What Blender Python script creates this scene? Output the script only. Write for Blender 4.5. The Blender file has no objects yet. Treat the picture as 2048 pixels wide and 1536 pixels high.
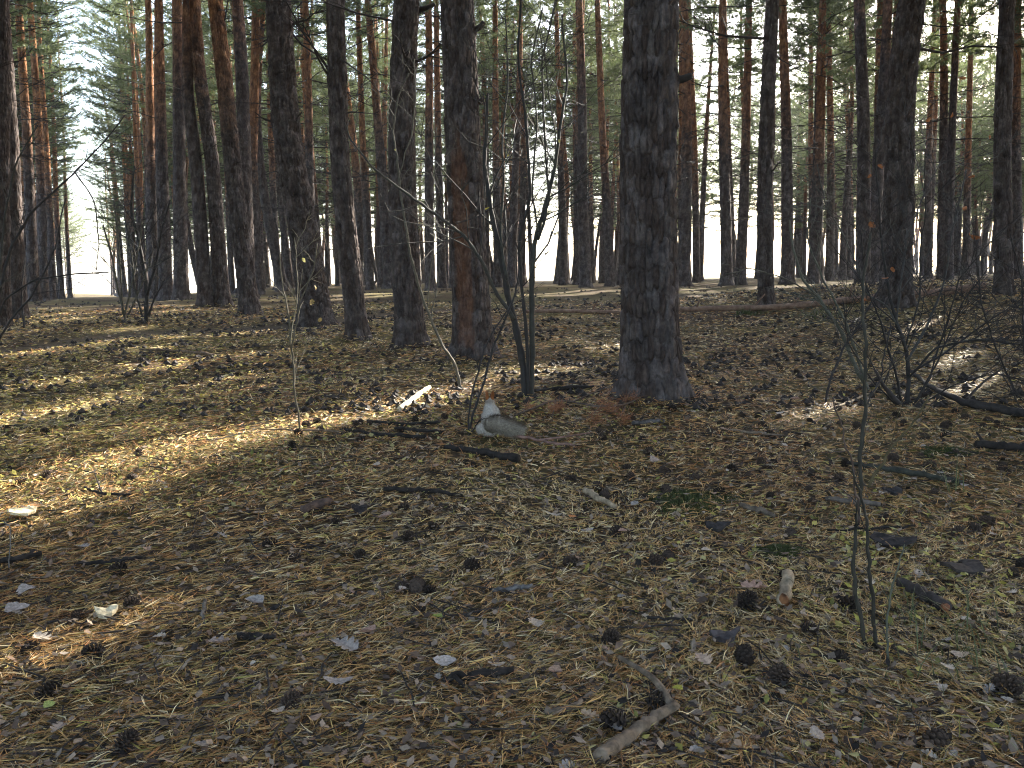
import bpy, math, random
import numpy as np
from mathutils import Vector, Matrix

S = bpy.context.scene
COL = S.collection
rad = math.radians

# ------------------------------------------------------------------ camera
F = 1773.0                                  # focal length in photo pixels (2048 wide)
CAM = np.array([0.0, 0.0, 1.0])
PITCH, ROLL = rad(6.85), rad(0.9)
cd = bpy.data.cameras.new('camera'); cam = bpy.data.objects.new('camera', cd); COL.objects.link(cam)
cd.sensor_width = 36.0; cd.lens = 36.0 * F / 2048.0; cd.clip_start = 0.05; cd.clip_end = 3000
RM = Matrix.Rotation(math.pi / 2 - PITCH, 3, 'X') @ Matrix.Rotation(-ROLL, 3, 'Z')
cam.matrix_world = Matrix.Translation(CAM.tolist()) @ RM.to_4x4()
S.camera = cam
RN = np.array(RM)

# ------------------------------------------------------------------ light
SUN_AZ, SUN_EL = rad(41), rad(29)           # azimuth measured from +Y towards +X
SUN = np.array([math.sin(SUN_AZ) * math.cos(SUN_EL), math.cos(SUN_AZ) * math.cos(SUN_EL), math.sin(SUN_EL)])
w = bpy.data.worlds.new('World'); S.world = w; w.use_nodes = True
nt = w.node_tree; nt.nodes.clear()
sky = nt.nodes.new('ShaderNodeTexSky'); sky.sky_type = 'NISHITA'; sky.sun_disc = False
sky.sun_elevation = SUN_EL; sky.sun_rotation = SUN_AZ; sky.air_density = 1.0; sky.dust_density = 2.5; sky.ozone_density = 0.6
bg = nt.nodes.new('ShaderNodeBackground'); bg.inputs[1].default_value = 0.15
wo = nt.nodes.new('ShaderNodeOutputWorld')
nt.links.new(sky.outputs[0], bg.inputs[0]); nt.links.new(bg.outputs[0], wo.inputs[0])
sl = bpy.data.lights.new('sun', 'SUN'); sl.energy = 5.0; sl.angle = rad(0.53); sl.color = (1.0, 0.93, 0.80)
so = bpy.data.objects.new('sun', sl); COL.objects.link(so); so.location = (20, 23, 25)
so.rotation_euler = Vector((-SUN).tolist()).to_track_quat('-Z', 'Y').to_euler()
S.view_settings.view_transform = 'Standard'; S.view_settings.look = 'None'
S.view_settings.exposure = 2.85; S.view_settings.gamma = 1.0; S.view_settings.use_curve_mapping = False
S.cycles.filter_width = 1.1; S.cycles.max_bounces = 6; S.cycles.diffuse_bounces = 3; S.cycles.transmission_bounces = 3; S.cycles.glossy_bounces = 2

# ------------------------------------------------------------------ small maths
def ss(a, b, x):
    t = np.clip((np.asarray(x, float) - a) / (b - a), 0, 1); return t * t * (3 - 2 * t)
_r0 = np.random.default_rng(5)
_W = [(_r0.uniform(0, 6.3), _r0.uniform(0, 6.3), k) for k in (0.9, 1.5, 2.1, 3.1, 4.7, 7.3)]
def wav(x, y):
    o = 0
    for a, p, k in _W:
        o = o + np.sin(k * (x * math.cos(a) + y * math.sin(a)) + p) / k
    return o
def hashn(i, j, s=0):
    v = np.sin(i * 127.1 + j * 311.7 + s * 74.7) * 43758.5453
    return v - np.floor(v)
def vnoise(x, y, s=0):
    i, j = np.floor(x), np.floor(y); u, v = x - i, y - j
    u = u * u * (3 - 2 * u); v = v * v * (3 - 2 * v)
    return (hashn(i, j, s) * (1 - u) + hashn(i + 1, j, s) * u) * (1 - v) + (hashn(i, j + 1, s) * (1 - u) + hashn(i + 1, j + 1, s) * u) * v
TRAIL = np.array([(-9, 7.2), (-4.9, 8.6), (-4.1, 10.1), (-2.6, 11.0), (-1.2, 12.6), (0.2, 13.8), (1.8, 14.6), (3.4, 16.2), (7, 21)], float)
def seg_dist(x, y, P):
    d = np.full(np.shape(x), 1e9)
    for a, b in zip(P[:-1], P[1:]):
        e = b - a; t = np.clip(((x - a[0]) * e[0] + (y - a[1]) * e[1]) / (e @ e), 0, 1)
        d = np.minimum(d, np.hypot(x - a[0] - t * e[0], y - a[1] - t * e[1]))
    return d
def zt(x, y):
    x = np.asarray(x, float); y = np.asarray(y, float)
    yy = np.clip((y - 11) / 11, 0, 1)
    z = np.where(y < 11, 0.0423 * y, 0.0423 * (11 + 11 * (yy - yy ** 3 + 0.5 * yy ** 4)))
    b = x / np.maximum(y, 1.0)
    z = z - 0.0125 * np.clip(y - 12, 0, 60) * ss(-0.22, -0.42, b)
    z = z + 0.30 * ss(2.5, 5.5, x) * ss(5, 11, y) * (1 - ss(11, 19, y))
    amp = 0.022 * ss(1.5, 5, y)
    z = z + amp * wav(x, y) + 0.012 * (vnoise(x * 3, y * 3) - 0.5) + 0.05 * np.exp(-((x + 3.6) ** 2 + (y - 7.6) ** 2) / 2.2)
    z = z - 0.06 * np.exp(-(seg_dist(x, y, TRAIL) / 0.45) ** 2)
    return z
def ray(px, py):
    d = RN @ np.array([(px - 1024) / F, -(py - 768) / F, -1.0]); return d / d[1]
def gp(px, py):                              # the ground point seen at a photo pixel
    d = ray(px, py); ts = np.concatenate([np.linspace(1.0, 20, 1200), np.linspace(20.1, 90, 700)])
    P = CAM + ts[:, None] * d
    h = P[:, 2] - zt(P[:, 0], P[:, 1]); k = np.argmax(h < 0)
    if h[k] >= 0: k = len(ts) - 1
    t0, t1 = ts[max(k - 1, 0)], ts[k]
    for _ in range(25):
        m = (t0 + t1) / 2; p = CAM + m * d
        if p[2] < zt(p[0], p[1]): t1 = m
        else: t0 = m
    return CAM + t1 * d
def at(px, py, D): return CAM + D * ray(px, py)
def proj(p):
    q = (np.asarray(p) - CAM) @ RN
    return 1024 + F * q[..., 0] / -q[..., 2], 768 - F * q[..., 1] / -q[..., 2]
def norm(v): return v / np.maximum(np.linalg.norm(v, axis=-1, keepdims=True), 1e-9)

# ------------------------------------------------------------------ mesh helpers
def build_mesh(name, V, Q=None, T=None, col=None, attrs=None, smooth=True):
    me = bpy.data.meshes.new(name)
    V = np.asarray(V, np.float32).reshape(-1, 3)
    Q = np.zeros((0, 4), np.int32) if Q is None else np.asarray(Q, np.int32).reshape(-1, 4)
    T = np.zeros((0, 3), np.int32) if T is None else np.asarray(T, np.int32).reshape(-1, 3)
    me.vertices.add(len(V)); me.vertices.foreach_set('co', V.ravel())
    li = np.concatenate([Q.ravel(), T.ravel()])
    me.loops.add(len(li)); me.loops.foreach_set('vertex_index', li)
    st = np.concatenate([np.arange(len(Q)) * 4, len(Q) * 4 + np.arange(len(T)) * 3]).astype(np.int32)
    me.polygons.add(len(st)); me.polygons.foreach_set('loop_start', st)
    me.polygons.foreach_set('use_smooth', np.full(len(st), smooth))
    if col is not None:
        a = me.color_attributes.new('tint', 'FLOAT_COLOR', 'POINT')
        c = np.ones((len(V), 4), np.float32); c[:, :3] = col; a.data.foreach_set('color', c.ravel())
    for k, v in (attrs or {}).items():
        a = me.attributes.new(k, 'FLOAT', 'POINT'); a.data.foreach_set('value', np.asarray(v, np.float32))
    me.update(calc_edges=True); return me
class MB:
    def __init__(s): s.V, s.Q, s.T, s.C, s.n = [], [], [], [], 0
    def add(s, V, Q=None, T=None, c=(1, 1, 1)):
        V = np.asarray(V, float); s.V.append(V)
        if Q is not None and len(Q): s.Q.append(np.asarray(Q) + s.n)
        if T is not None and len(T): s.T.append(np.asarray(T) + s.n)
        s.C.append(np.broadcast_to(np.asarray(c, float), V.shape)); s.n += len(V)
    def tube(s, P, R, sides=5, c=(1, 1, 1), cap=True, wob=0, rng=None):
        P = np.asarray(P, float); n = len(P); R = np.broadcast_to(np.asarray(R, float), (n,))
        t = norm(np.gradient(P, axis=0)); up = np.array([0.13, 0.31, 0.94])
        if abs(t[0] @ up) > 0.93: up = np.array([0.9, 0.4, 0.1])
        a = norm(np.cross(t, up)); b = np.cross(t, a)
        th = np.arange(sides) / sides * 2 * math.pi
        rr = R[:, None] * np.ones(sides)
        if wob: rr = rr * (1 + wob * rng.normal(size=rr.shape))
        V = P[:, None] + rr[..., None] * (np.cos(th)[None, :, None] * a[:, None] + np.sin(th)[None, :, None] * b[:, None])
        i = np.arange(n - 1)[:, None] * sides; j = np.arange(sides)[None]; k = (j + 1) % sides
        Q = np.stack([i + j, i + k, i + sides + k, i + sides + j], -1).reshape(-1, 4)
        V = V.reshape(-1, 3); T = []
        if cap:
            V = np.concatenate([V, P[:1], P[-1:]]); o = n * sides
            T = [(o, (q + 1) % sides, q) for q in range(sides)] + [(o + 1, (n - 1) * sides + q, (n - 1) * sides + (q + 1) % sides) for q in range(sides)]
        s.add(V, Q, T, c)
    def mesh(s, name, tint=False, smooth=True):
        V = np.concatenate(s.V); c = np.concatenate(s.C) if tint else None
        return build_mesh(name, V, np.concatenate(s.Q) if s.Q else None, np.concatenate(s.T) if s.T else None, c, smooth=smooth)
def link(name, me, mat=None, parent=None, loc=None, kind=None, color=None):
    o = bpy.data.objects.new(name, me); COL.objects.link(o)
    if mat is not None and not me.materials: me.materials.append(mat)
    if parent: o.parent = parent
    if loc is not None: o.location = [float(q) for q in loc]
    if kind: o['kind'] = kind
    if color: o.color = (*color[:3], color[3] if len(color) > 3 else 1)
    return o
def tag(o, label, cat, group=None):
    o['label'] = label; o['category'] = cat
    if group: o['group'] = group
    return o
def empty(name, loc, label, cat, group=None):
    o = bpy.data.objects.new(name, None); o.empty_display_size = 0.2; COL.objects.link(o); o.location = [float(q) for q in loc]
    return tag(o, label, cat, group)

# ------------------------------------------------------------------ materials
class NT:
    def __init__(s, name, rough=0.9, spec=0.2):
        s.m = bpy.data.materials.new(name); s.m.use_nodes = True; s.t = s.m.node_tree
        s.b = s.t.nodes['Principled BSDF']; s.b.inputs['Roughness'].default_value = rough
        s.b.inputs['Specular IOR Level'].default_value = spec
        s.out = s.t.nodes['Material Output']
    def n(s, t, **k):
        o = s.t.nodes.new('ShaderNode' + t)
        for a, v in k.items():
            if a.startswith('_'): setattr(o, a[1:], v)
            else: o.inputs[a.replace('9', ' ')].default_value = v
        return o
    def l(s, a, b): s.t.links.new(a, b)
    def coord(s, which='Object', scale=(1, 1, 1)):
        c = s.n('TexCoord'); m = s.n('Mapping'); m.inputs['Scale'].default_value = scale
        s.l(c.outputs[which], m.inputs[0]); return m.outputs[0]
    def noise(s, vec, scale, detail=4, rough=0.6):
        o = s.n('TexNoise'); o.inputs['Scale'].default_value = scale; o.inputs['Detail'].default_value = detail
        o.inputs['Roughness'].default_value = rough
        if vec is not None: s.l(vec, o.inputs['Vector'])
        return o.outputs[0]
    def ramp(s, f, stops):
        o = s.n('ValToRGB'); e = o.color_ramp.elements
        while len(e) < len(stops): e.new(0.5)
        for q, (p, c) in zip(e, stops):
            q.position = p; q.color = (*c, 1) if len(c) == 3 else c
        s.l(f, o.inputs[0]); return o.outputs[0]
    def mix(s, f, a, b, mode='MIX'):
        o = s.n('Mix', _data_type='RGBA', _blend_type=mode)
        for sock, v in ((o.inputs[0], f), (o.inputs[6], a), (o.inputs[7], b)):
            if isinstance(v, (int, float)): sock.default_value = v
            elif isinstance(v, tuple): sock.default_value = (*v[:3], 1)
            else: s.l(v, sock)
        return o.outputs[2]
    def math(s, op, a, b=None, clamp=False):
        o = s.n('Math', _operation=op, _use_clamp=clamp)
        for sock, v in zip(o.inputs, (a, b)):
            if v is None: continue
            if isinstance(v, (int, float)): sock.default_value = v
            else: s.l(v, sock)
        return o.outputs[0]
    def bump(s, h, strength, dist):
        o = s.n('Bump'); o.inputs['Strength'].default_value = strength; o.inputs['Distance'].default_value = dist
        s.l(h, o.inputs['Height']); s.l(o.outputs[0], s.b.inputs['Normal'])
    def base(s, c): s.l(c, s.b.inputs['Base Color'])

def bark_mat():
    k = NT('pine_bark', 0.95, 0.12)
    v = k.coord('Object'); va = k.coord('Object', (1, 1, 0.33)); vb = k.coord('Object', (1, 1, 0.5))
    oi = k.n('ObjectInfo'); sc = k.n('SeparateColor'); k.l(oi.outputs['Color'], sc.inputs[0])
    sx = k.n('SeparateXYZ'); k.l(v, sx.inputs[0])
    vor = k.n('TexVoronoi', _feature='DISTANCE_TO_EDGE'); vor.inputs['Scale'].default_value = 22; k.l(va, vor.inputs['Vector'])
    vcl = k.n('TexVoronoi'); vcl.inputs['Scale'].default_value = 22; k.l(va, vcl.inputs['Vector'])
    ns = k.noise(v, 9, 5, 0.65); nf = k.noise(vb, 45, 4, 0.7)
    low = k.ramp(ns, [(0.3, (0.028, 0.023, 0.022)), (0.5, (0.066, 0.055, 0.052)), (0.72, (0.125, 0.107, 0.10))])
    up = k.ramp(ns, [(0.28, (0.145, 0.064, 0.028)), (0.52, (0.27, 0.125, 0.054)), (0.75, (0.42, 0.215, 0.10))])
    # grey plates below, thin orange bark from a height that differs from tree to tree (object colour, red, x10 m)
    st = k.math('MULTIPLY', sc.outputs[0], 10.0)
    hz = k.math('SUBTRACT', sx.outputs[2], st); hz = k.math('ADD', hz, k.math('MULTIPLY', k.math('SUBTRACT', ns, 0.5), 3.0))
    f = k.math('MULTIPLY', hz, 0.42, True)
    c = k.mix(f, low, up)
    pc = k.n('SeparateColor'); k.l(vcl.outputs['Color'], pc.inputs[0])
    pl = k.n('Attribute', _attribute_name='plate')
    c = k.mix(1.0, c, k.ramp(pl.outputs['Fac'], [(0.0, (0.6, 0.52, 0.48)), (0.5, (1, 1, 1)), (1.0, (1.4, 1.38, 1.42))]), 'MULTIPLY')
    c = k.mix(k.math('MULTIPLY', pc.outputs[0], 0.3), c, (0.10, 0.066, 0.05))
    at_ = k.n('Attribute', _attribute_name='scar'); c = k.mix(k.math('MULTIPLY', at_.outputs['Fac'], 0.6), c, k.ramp(ns, [(0.3, (0.065, 0.03, 0.019)), (0.55, (0.15, 0.064, 0.03)), (0.75, (0.11, 0.06, 0.042))]))
    kn = k.n('Attribute', _attribute_name='knot'); c = k.mix(k.math('MULTIPLY', kn.outputs['Fac'], 0.75), c, (0.028, 0.021, 0.019))
    c = k.mix(1.0, c, k.ramp(nf, [(0.3, (0.6, 0.6, 0.6)), (0.7, (1.3, 1.3, 1.3))]), 'MULTIPLY')
    k.base(c)
    h = k.math('ADD', k.math('MULTIPLY', k.math('MINIMUM', vor.outputs[0], 0.25), 3.0), nf)
    k.bump(h, 0.75, 0.016); return k.m
M = {}
M['bark'] = bark_mat()
def simple(name, stops, scale, rough=0.9, spec=0.2, bump=0.0, bd=0.003, stretch=(1, 1, 1), objcol=False, tint=False, transl=0.0, vec='Object'):
    k = NT(name, rough, spec); n = k.noise(k.coord(vec, stretch), scale, 4, 0.65)
    c = k.ramp(n, stops)
    if objcol:
        oi = k.n('ObjectInfo'); c = k.mix(1.0, oi.outputs['Color'], c, 'MULTIPLY')
    if tint:
        a = k.n('Attribute', _attribute_name='tint'); c = k.mix(1.0, a.outputs['Color'], c, 'MULTIPLY')
    k.base(c)
    if bump: k.bump(n, bump, bd)
    if transl:
        t = k.n('BsdfTranslucent'); k.l(c, t.inputs[0]); mx = k.n('MixShader'); mx.inputs[0].default_value = transl
        k.l(k.b.outputs[0], mx.inputs[1]); k.l(t.outputs[0], mx.inputs[2]); k.l(mx.outputs[0], k.out.inputs[0])
    return k.m
G = lambda a, b: [(0.3, (a, a, a)), (0.7, (b, b, b))]
M['foliage'] = simple('pine_foliage', [(0.3, (0.085, 0.115, 0.045)), (0.55, (0.115, 0.14, 0.06)), (0.75, (0.15, 0.165, 0.075))], 1.3, 0.55, 0.35, transl=0.55)
M['twig'] = simple('dead_wood', [(0.3, (0.018, 0.015, 0.013)), (0.7, (0.055, 0.044, 0.037))], 14, bump=0.3)
M['wood'] = simple('stick_wood', G(0.35, 1.7), 30, bump=0.6, bd=0.004, stretch=(1, 1, 1), objcol=True)
M['stem'] = simple('shrub_stem', G(0.6, 1.35), 30, 0.75, 0.3, bump=0.3, objcol=True)
M['leaf'] = simple('dead_leaf', G(0.5, 1.4), 9, 0.7, 0.3, bump=0.4, bd=0.002, objcol=True, transl=0.15)
M['cone'] = simple('cone_scale', G(0.55, 1.5), 160, 0.8, 0.25, bump=0.3, bd=0.001, objcol=True)
M['needle'] = simple('fallen_needle', G(0.7, 1.3), 30, 0.6, 0.35, tint=True)
M['litter'] = simple('leaf_bits', G(0.7, 1.3), 80, 0.75, 0.25, tint=True, transl=0.12)
M['log'] = simple('log_bark', [(0.3, (0.10, 0.062, 0.045)), (0.55, (0.20, 0.125, 0.09)), (0.75, (0.29, 0.20, 0.15))], 16, bump=0.6, bd=0.01)
M['grass'] = simple('grass_blade', [(0.3, (0.06, 0.075, 0.03)), (0.7, (0.13, 0.14, 0.06))], 12, 0.6, 0.3, transl=0.25)
M['fur_grey'] = simple('grey_fur', [(0.3, (0.23, 0.22, 0.21)), (0.7, (0.40, 0.385, 0.37))], 90, 0.8, 0.2, tint=True)
M['fur_rust'] = simple('rusty_fur', [(0.3, (0.20, 0.07, 0.022)), (0.7, (0.34, 0.125, 0.04))], 120, 0.8, 0.2)
M['eye'] = simple('dark_eye', [(0.3, (0.012, 0.01, 0.01)), (0.7, (0.015, 0.012, 0.012))], 10, 0.15, 0.6)

def ground_mat():
    k = NT('forest_floor', 0.95, 0.1)
    g = k.n('NewGeometry'); p = g.outputs['Position']
    sx = k.n('SeparateXYZ'); k.l(p, sx.inputs[0])
    big = k.noise(p, 0.7, 4); mid = k.noise(p, 7, 5, 0.7); fine = k.noise(p, 55, 5, 0.75)
    mp = k.n('Mapping'); mp.inputs['Scale'].default_value = (1, 3.0, 1); k.l(p, mp.inputs[0])
    streak = k.noise(mp.outputs[0], 26, 5, 0.75)
    c = k.ramp(streak, [(0.30, (0.012, 0.009, 0.007)), (0.48, (0.038, 0.027, 0.018)), (0.60, (0.13, 0.083, 0.043)), (0.76, (0.28, 0.19, 0.095))])
    c = k.mix(k.ramp(big, [(0.42, (0, 0, 0)), (0.62, (0.55, 0.55, 0.55))]), c, k.ramp(fine, [(0.35, (0.07, 0.065, 0.018)), (0.65, (0.19, 0.165, 0.06))]))
    c = k.mix(k.ramp(mid, [(0.5, (0, 0, 0)), (0.7, (0.5, 0.5, 0.5))]), c, (0.115, 0.062, 0.036))
    tr = k.n('Attribute', _attribute_name='trail')
    c = k.mix(k.math('MULTIPLY', tr.outputs['Fac'], 0.75), c, k.ramp(fine, [(0.3, (0.075, 0.056, 0.042)), (0.7, (0.14, 0.108, 0.08))]))
    fld = k.n('Attribute', _attribute_name='meadow')
    c = k.mix(fld.outputs['Fac'], c, k.ramp(mid, [(0.3, (0.40, 0.36, 0.22)), (0.7, (0.52, 0.47, 0.32))]))
    k.base(c); k.bump(k.math('ADD', fine, k.math('MULTIPLY', mid, 2.0)), 0.9, 0.02); return k.m
M['ground'] = ground_mat()

# ------------------------------------------------------------------ ground: one sheet out to the horizon
def forest_depth(b): return 66 + 45 * ss(0.33, 0.5, b) + 30 * ss(-0.40, -0.5, b)
def make_ground():
    u = np.linspace(-1, 1, 331); xs = 5.2 * np.sinh(u * 5.6) / 1.0
    v = np.linspace(-0.62, 1, 390); ys = 6 + 3.3 * np.sinh((v - 0.05) * 6.0)
    X, Y = np.meshgrid(xs, ys); Z = zt(X, Y)
    b = X / np.maximum(Y, 1); m = ss(0, 12, Y - forest_depth(b) - 4)
    m = np.maximum(m, ss(60, 90, np.hypot(X, Y) - 70))
    tr = np.exp(-(seg_dist(X, Y, TRAIL) / 0.42) ** 4)
    n, q = X.shape; i = np.arange(n - 1)[:, None] * q + np.arange(q - 1)[None]
    Q = np.stack([i, i + 1, i + q + 1, i + q], -1).reshape(-1, 4)
    me = build_mesh('ground', np.stack([X, Y, Z], -1).reshape(-1, 3), Q, attrs={'trail': tr.ravel(), 'meadow': m.ravel()})
    link('ground', me, M['ground'], kind='structure')
make_ground()

# ------------------------------------------------------------------ pine parts
def plates(u, z, ncell, hcell, seed):        # bark plate pattern on the unrolled trunk: depth of the joints, plate id
    fu, fz = u * ncell, z / hcell; iu, iz = np.floor(fu), np.floor(fz)
    d1 = np.full(u.shape, 9.0); d2 = np.full(u.shape, 9.0); idv = np.zeros(u.shape)
    for a in (-1, 0, 1):
        for b in (-1, 0, 1):
            cu, cz = iu + a, iz + b; w_ = np.mod(cu, ncell)
            dx = cu + 0.15 + 0.7 * hashn(w_, cz, seed) - fu; dz = cz + 0.1 + 0.8 * hashn(w_, cz, seed + 3) - fz
            d = np.hypot(dx, dz); nw = d < d1
            d2 = np.where(nw, d1, np.minimum(d2, d)); idv = np.where(nw, hashn(w_, cz, seed + 7), idv); d1 = np.where(nw, d, d1)
    return d2 - d1, idv
def make_trunk(name, curve, r0, H, sides, rings_z, rng, amp=0.008, whorls=(), scar=None, flare=0.35):
    seed = rng.integers(0, 90); z = np.asarray(rings_z, float); th = np.arange(sides) / sides * 2 * math.pi
    Zm, Th = np.meshgrid(z, th, indexing='ij')
    r = r0 * (1 - 0.9 * np.clip(Zm / H, 0, 1) ** 0.85) + 0.012
    lob = 0.5 + 0.5 * np.sin(Th * 5 + seed) * np.sin(Th * 3 + 2 * seed)
    r = r * (1 + flare * (0.3 + 1.5 * lob) * np.exp(-np.clip(Zm, 0, None) / (0.5 * r0 + 0.05)))
    r = r * (1 + 0.045 * (vnoise(Th * 1.6, Zm * 1.7, seed) - 0.5) * ss(0, 1, np.minimum(Th, 6.283 - Th)))
    kn = np.zeros_like(r)
    for (wz, wth, s) in whorls:
        dth = np.abs((Th - wth + math.pi) % (2 * math.pi) - math.pi) * r0
        g = np.exp(-((dth / 0.05) ** 2 + ((Zm - wz) / 0.055) ** 2) * (0.13 / r0) ** 0.5); kn = np.maximum(kn, g * s)
        kn = np.maximum(kn, 0.15 * s * np.exp(-((Zm - wz) / 0.05) ** 2))
    r = r + 0.10 * r0 * kn
    ncell = max(6, int(round(2 * math.pi * r0 / 0.037)))
    e, idv = plates(Th / (2 * math.pi), Zm + 0.03 * vnoise(Th * 3, Zm * 6, seed), ncell, 0.135, seed)
    am = amp * (1 - 0.75 * ss(2.5, 7, Zm))
    sc = np.zeros_like(r)
    if scar:
        tc, tw, za, zb = scar
        dth = np.abs((Th - tc + math.pi) % (2 * math.pi) - math.pi)
        wob = 0.35 * (vnoise(Th * 4, Zm * 3, 5) - 0.5) + 0.25 * (idv - 0.5)
        sc = ss(1.05, 0.75, dth / tw + wob) * ss(za - 0.2, za, Zm + wob) * ss(zb + 0.25, zb, Zm + 0.5 * wob) * 0.9
    r = r + am * (1 - 0.5 * sc) * (1.5 * ss(0.02, 0.24, e) - 1.0 + 0.8 * (idv - 0.5)) + 0.35 * am * (vnoise(Th * sides / 10, Zm * 40, seed) - 0.5) - 0.008 * sc
    cx, cy = curve(z)
    V = np.stack([cx[:, None] + r * np.cos(Th), cy[:, None] + r * np.sin(Th), Zm], -1).reshape(-1, 3)
    i = np.arange(len(z) - 1)[:, None] * sides; j = np.arange(sides)[None]; k = (j + 1) % sides
    Q = np.stack([i + j, i + k, i + sides + k, i + sides + j], -1).reshape(-1, 4)
    return build_mesh(name, V, Q, attrs={'scar': sc.ravel(), 'knot': kn.ravel(), 'plate': idv.ravel()})

def dead_branch(mb, p0, d, L, r, rng, subs=4, sides=3, droop=0.15):
    n = 5; t = np.linspace(0, 1, n)
    side = norm(np.cross(d, [0, 0, 1.0])); bend = rng.normal(0, 0.14)
    P = p0 + L * t[:, None] * d + (L * (-droop * t ** 1.6 + rng.uniform(0, 0.32) * t ** 3))[:, None] * np.array([0, 0, 1.0]) + (L * bend * t ** 2)[:, None] * side
    P[1:-1] += rng.normal(0, 0.018 * L, (n - 2, 3))
    mb.tube(P, r * (1 - 0.75 * t), sides, cap=False)
    for _ in range(subs):
        u = rng.uniform(0.3, 0.98); k = min(int(u * (n - 1)), n - 2); f = u * (n - 1) - k
        q = P[k] * (1 - f) + P[k + 1] * f
        dd = norm(norm(P[k + 1] - P[k]) * 0.7 + side * rng.choice([-1, 1]) * rng.uniform(0.4, 0.9) + np.array([0, 0, rng.uniform(-0.5, 0.5)]))
        l = L * rng.uniform(0.15, 0.45) * (1.2 - u * 0.6)
        Q = q + np.linspace(0, 1, 3)[:, None] * dd * l; Q[1] += rng.normal(0, 0.05 * l, 3)
        mb.tube(Q, r * 0.45 * np.array([1, 0.7, 0.35]), 3, cap=False)

def make_crown(name, rng, z0, z1, rmax, per, blades, curve, dens=1.0, bl=0.12, bw=0.019):
    """needle sprays on live branches from z0 to the top; returns (needles, live wood)"""
    wood = MB(); TP, TD = [], []
    z = z0
    while z < z1 - 0.3:
        f = (z - z0) / (z1 - z0); R = rmax * (0.55 + 0.45 * min(1, f * 4)) * (1 - f ** 2.2) + 0.25
        nb = rng.integers(per - 1, per + 2); a0 = rng.uniform(0, 6.28)
        for b in range(nb):
            if rng.random() > 0.9: continue
            a = a0 + b * 6.283 / nb + rng.normal(0, 0.25); L = R * rng.uniform(0.55, 1.15)
            up = 0.05 + 0.75 * f + rng.normal(0, 0.12)
            d = norm(np.array([math.cos(a), math.sin(a), up])); cx, cy = curve(np.array([z]))
            p0 = np.array([cx[0], cy[0], z + rng.normal(0, 0.08)]); t = np.linspace(0, 1, 5)
            P = p0 + L * t[:, None] * d + (L * 0.18 * (t ** 2 - 0.9 * t))[:, None] * np.array([0, 0, 1.0])
            P[1:] += rng.normal(0, 0.04 * L, (4, 3))
            wood.tube(P, (0.011 + 0.008 * L) * (1 - 0.75 * t), 3, cap=False)
            nt_ = int(L * 13 * dens * rng.uniform(0.6, 1.35)) + 3
            u = rng.uniform(0.22, 1.0, nt_) ** 0.75; k = np.minimum((u * 4).astype(int), 3); q = P[k] + (u * 4 - k)[:, None] * (P[k + 1] - P[k])
            sd = norm(np.cross(d, [0, 0, 1.0])); s = rng.choice([-1, 1], nt_)
            off = (0.42 * L * (1.05 - 0.6 * u) * rng.uniform(0.1, 1, nt_))[:, None] * norm(sd * s[:, None] + d * 0.7 + rng.normal(0, 0.22, (nt_, 3)))
            pt = q + off; TP.append(pt)
            TD.append(norm(norm(off) + 0.5 * d + np.array([0, 0, 0.25]) + rng.normal(0, 0.2, (nt_, 3))))
            for m in range(0, nt_, 3): wood.tube(np.stack([q[m], (q[m] + pt[m]) / 2 + rng.normal(0, 0.02, 3), pt[m]]), [0.007, 0.005, 0.003], 3, cap=False)
        z += rng.uniform(0.3, 0.5)
    P = np.concatenate(TP); D = np.concatenate(TD); n = len(P)
    u = rng.uniform(-0.16, 0.06, (n, blades)); B = P[:, None] + u[..., None] * D[:, None]
    dr = norm(D[:, None] * 0.75 + rng.normal(0, 0.62, (n, blades, 3)))
    sd = norm(np.cross(dr, rng.normal(0, 1, (n, blades, 3)))); L = bl * rng.uniform(0.6, 1.25, (n, blades, 1))
    V = np.stack([B - sd * bw / 2, B + sd * bw / 2, B + dr * L], 2).reshape(-1, 3)
    T = np.arange(len(V)).reshape(-1, 3)
    return build_mesh(name, V, None, T, smooth=False), wood.mesh(name + '_wood')

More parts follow.
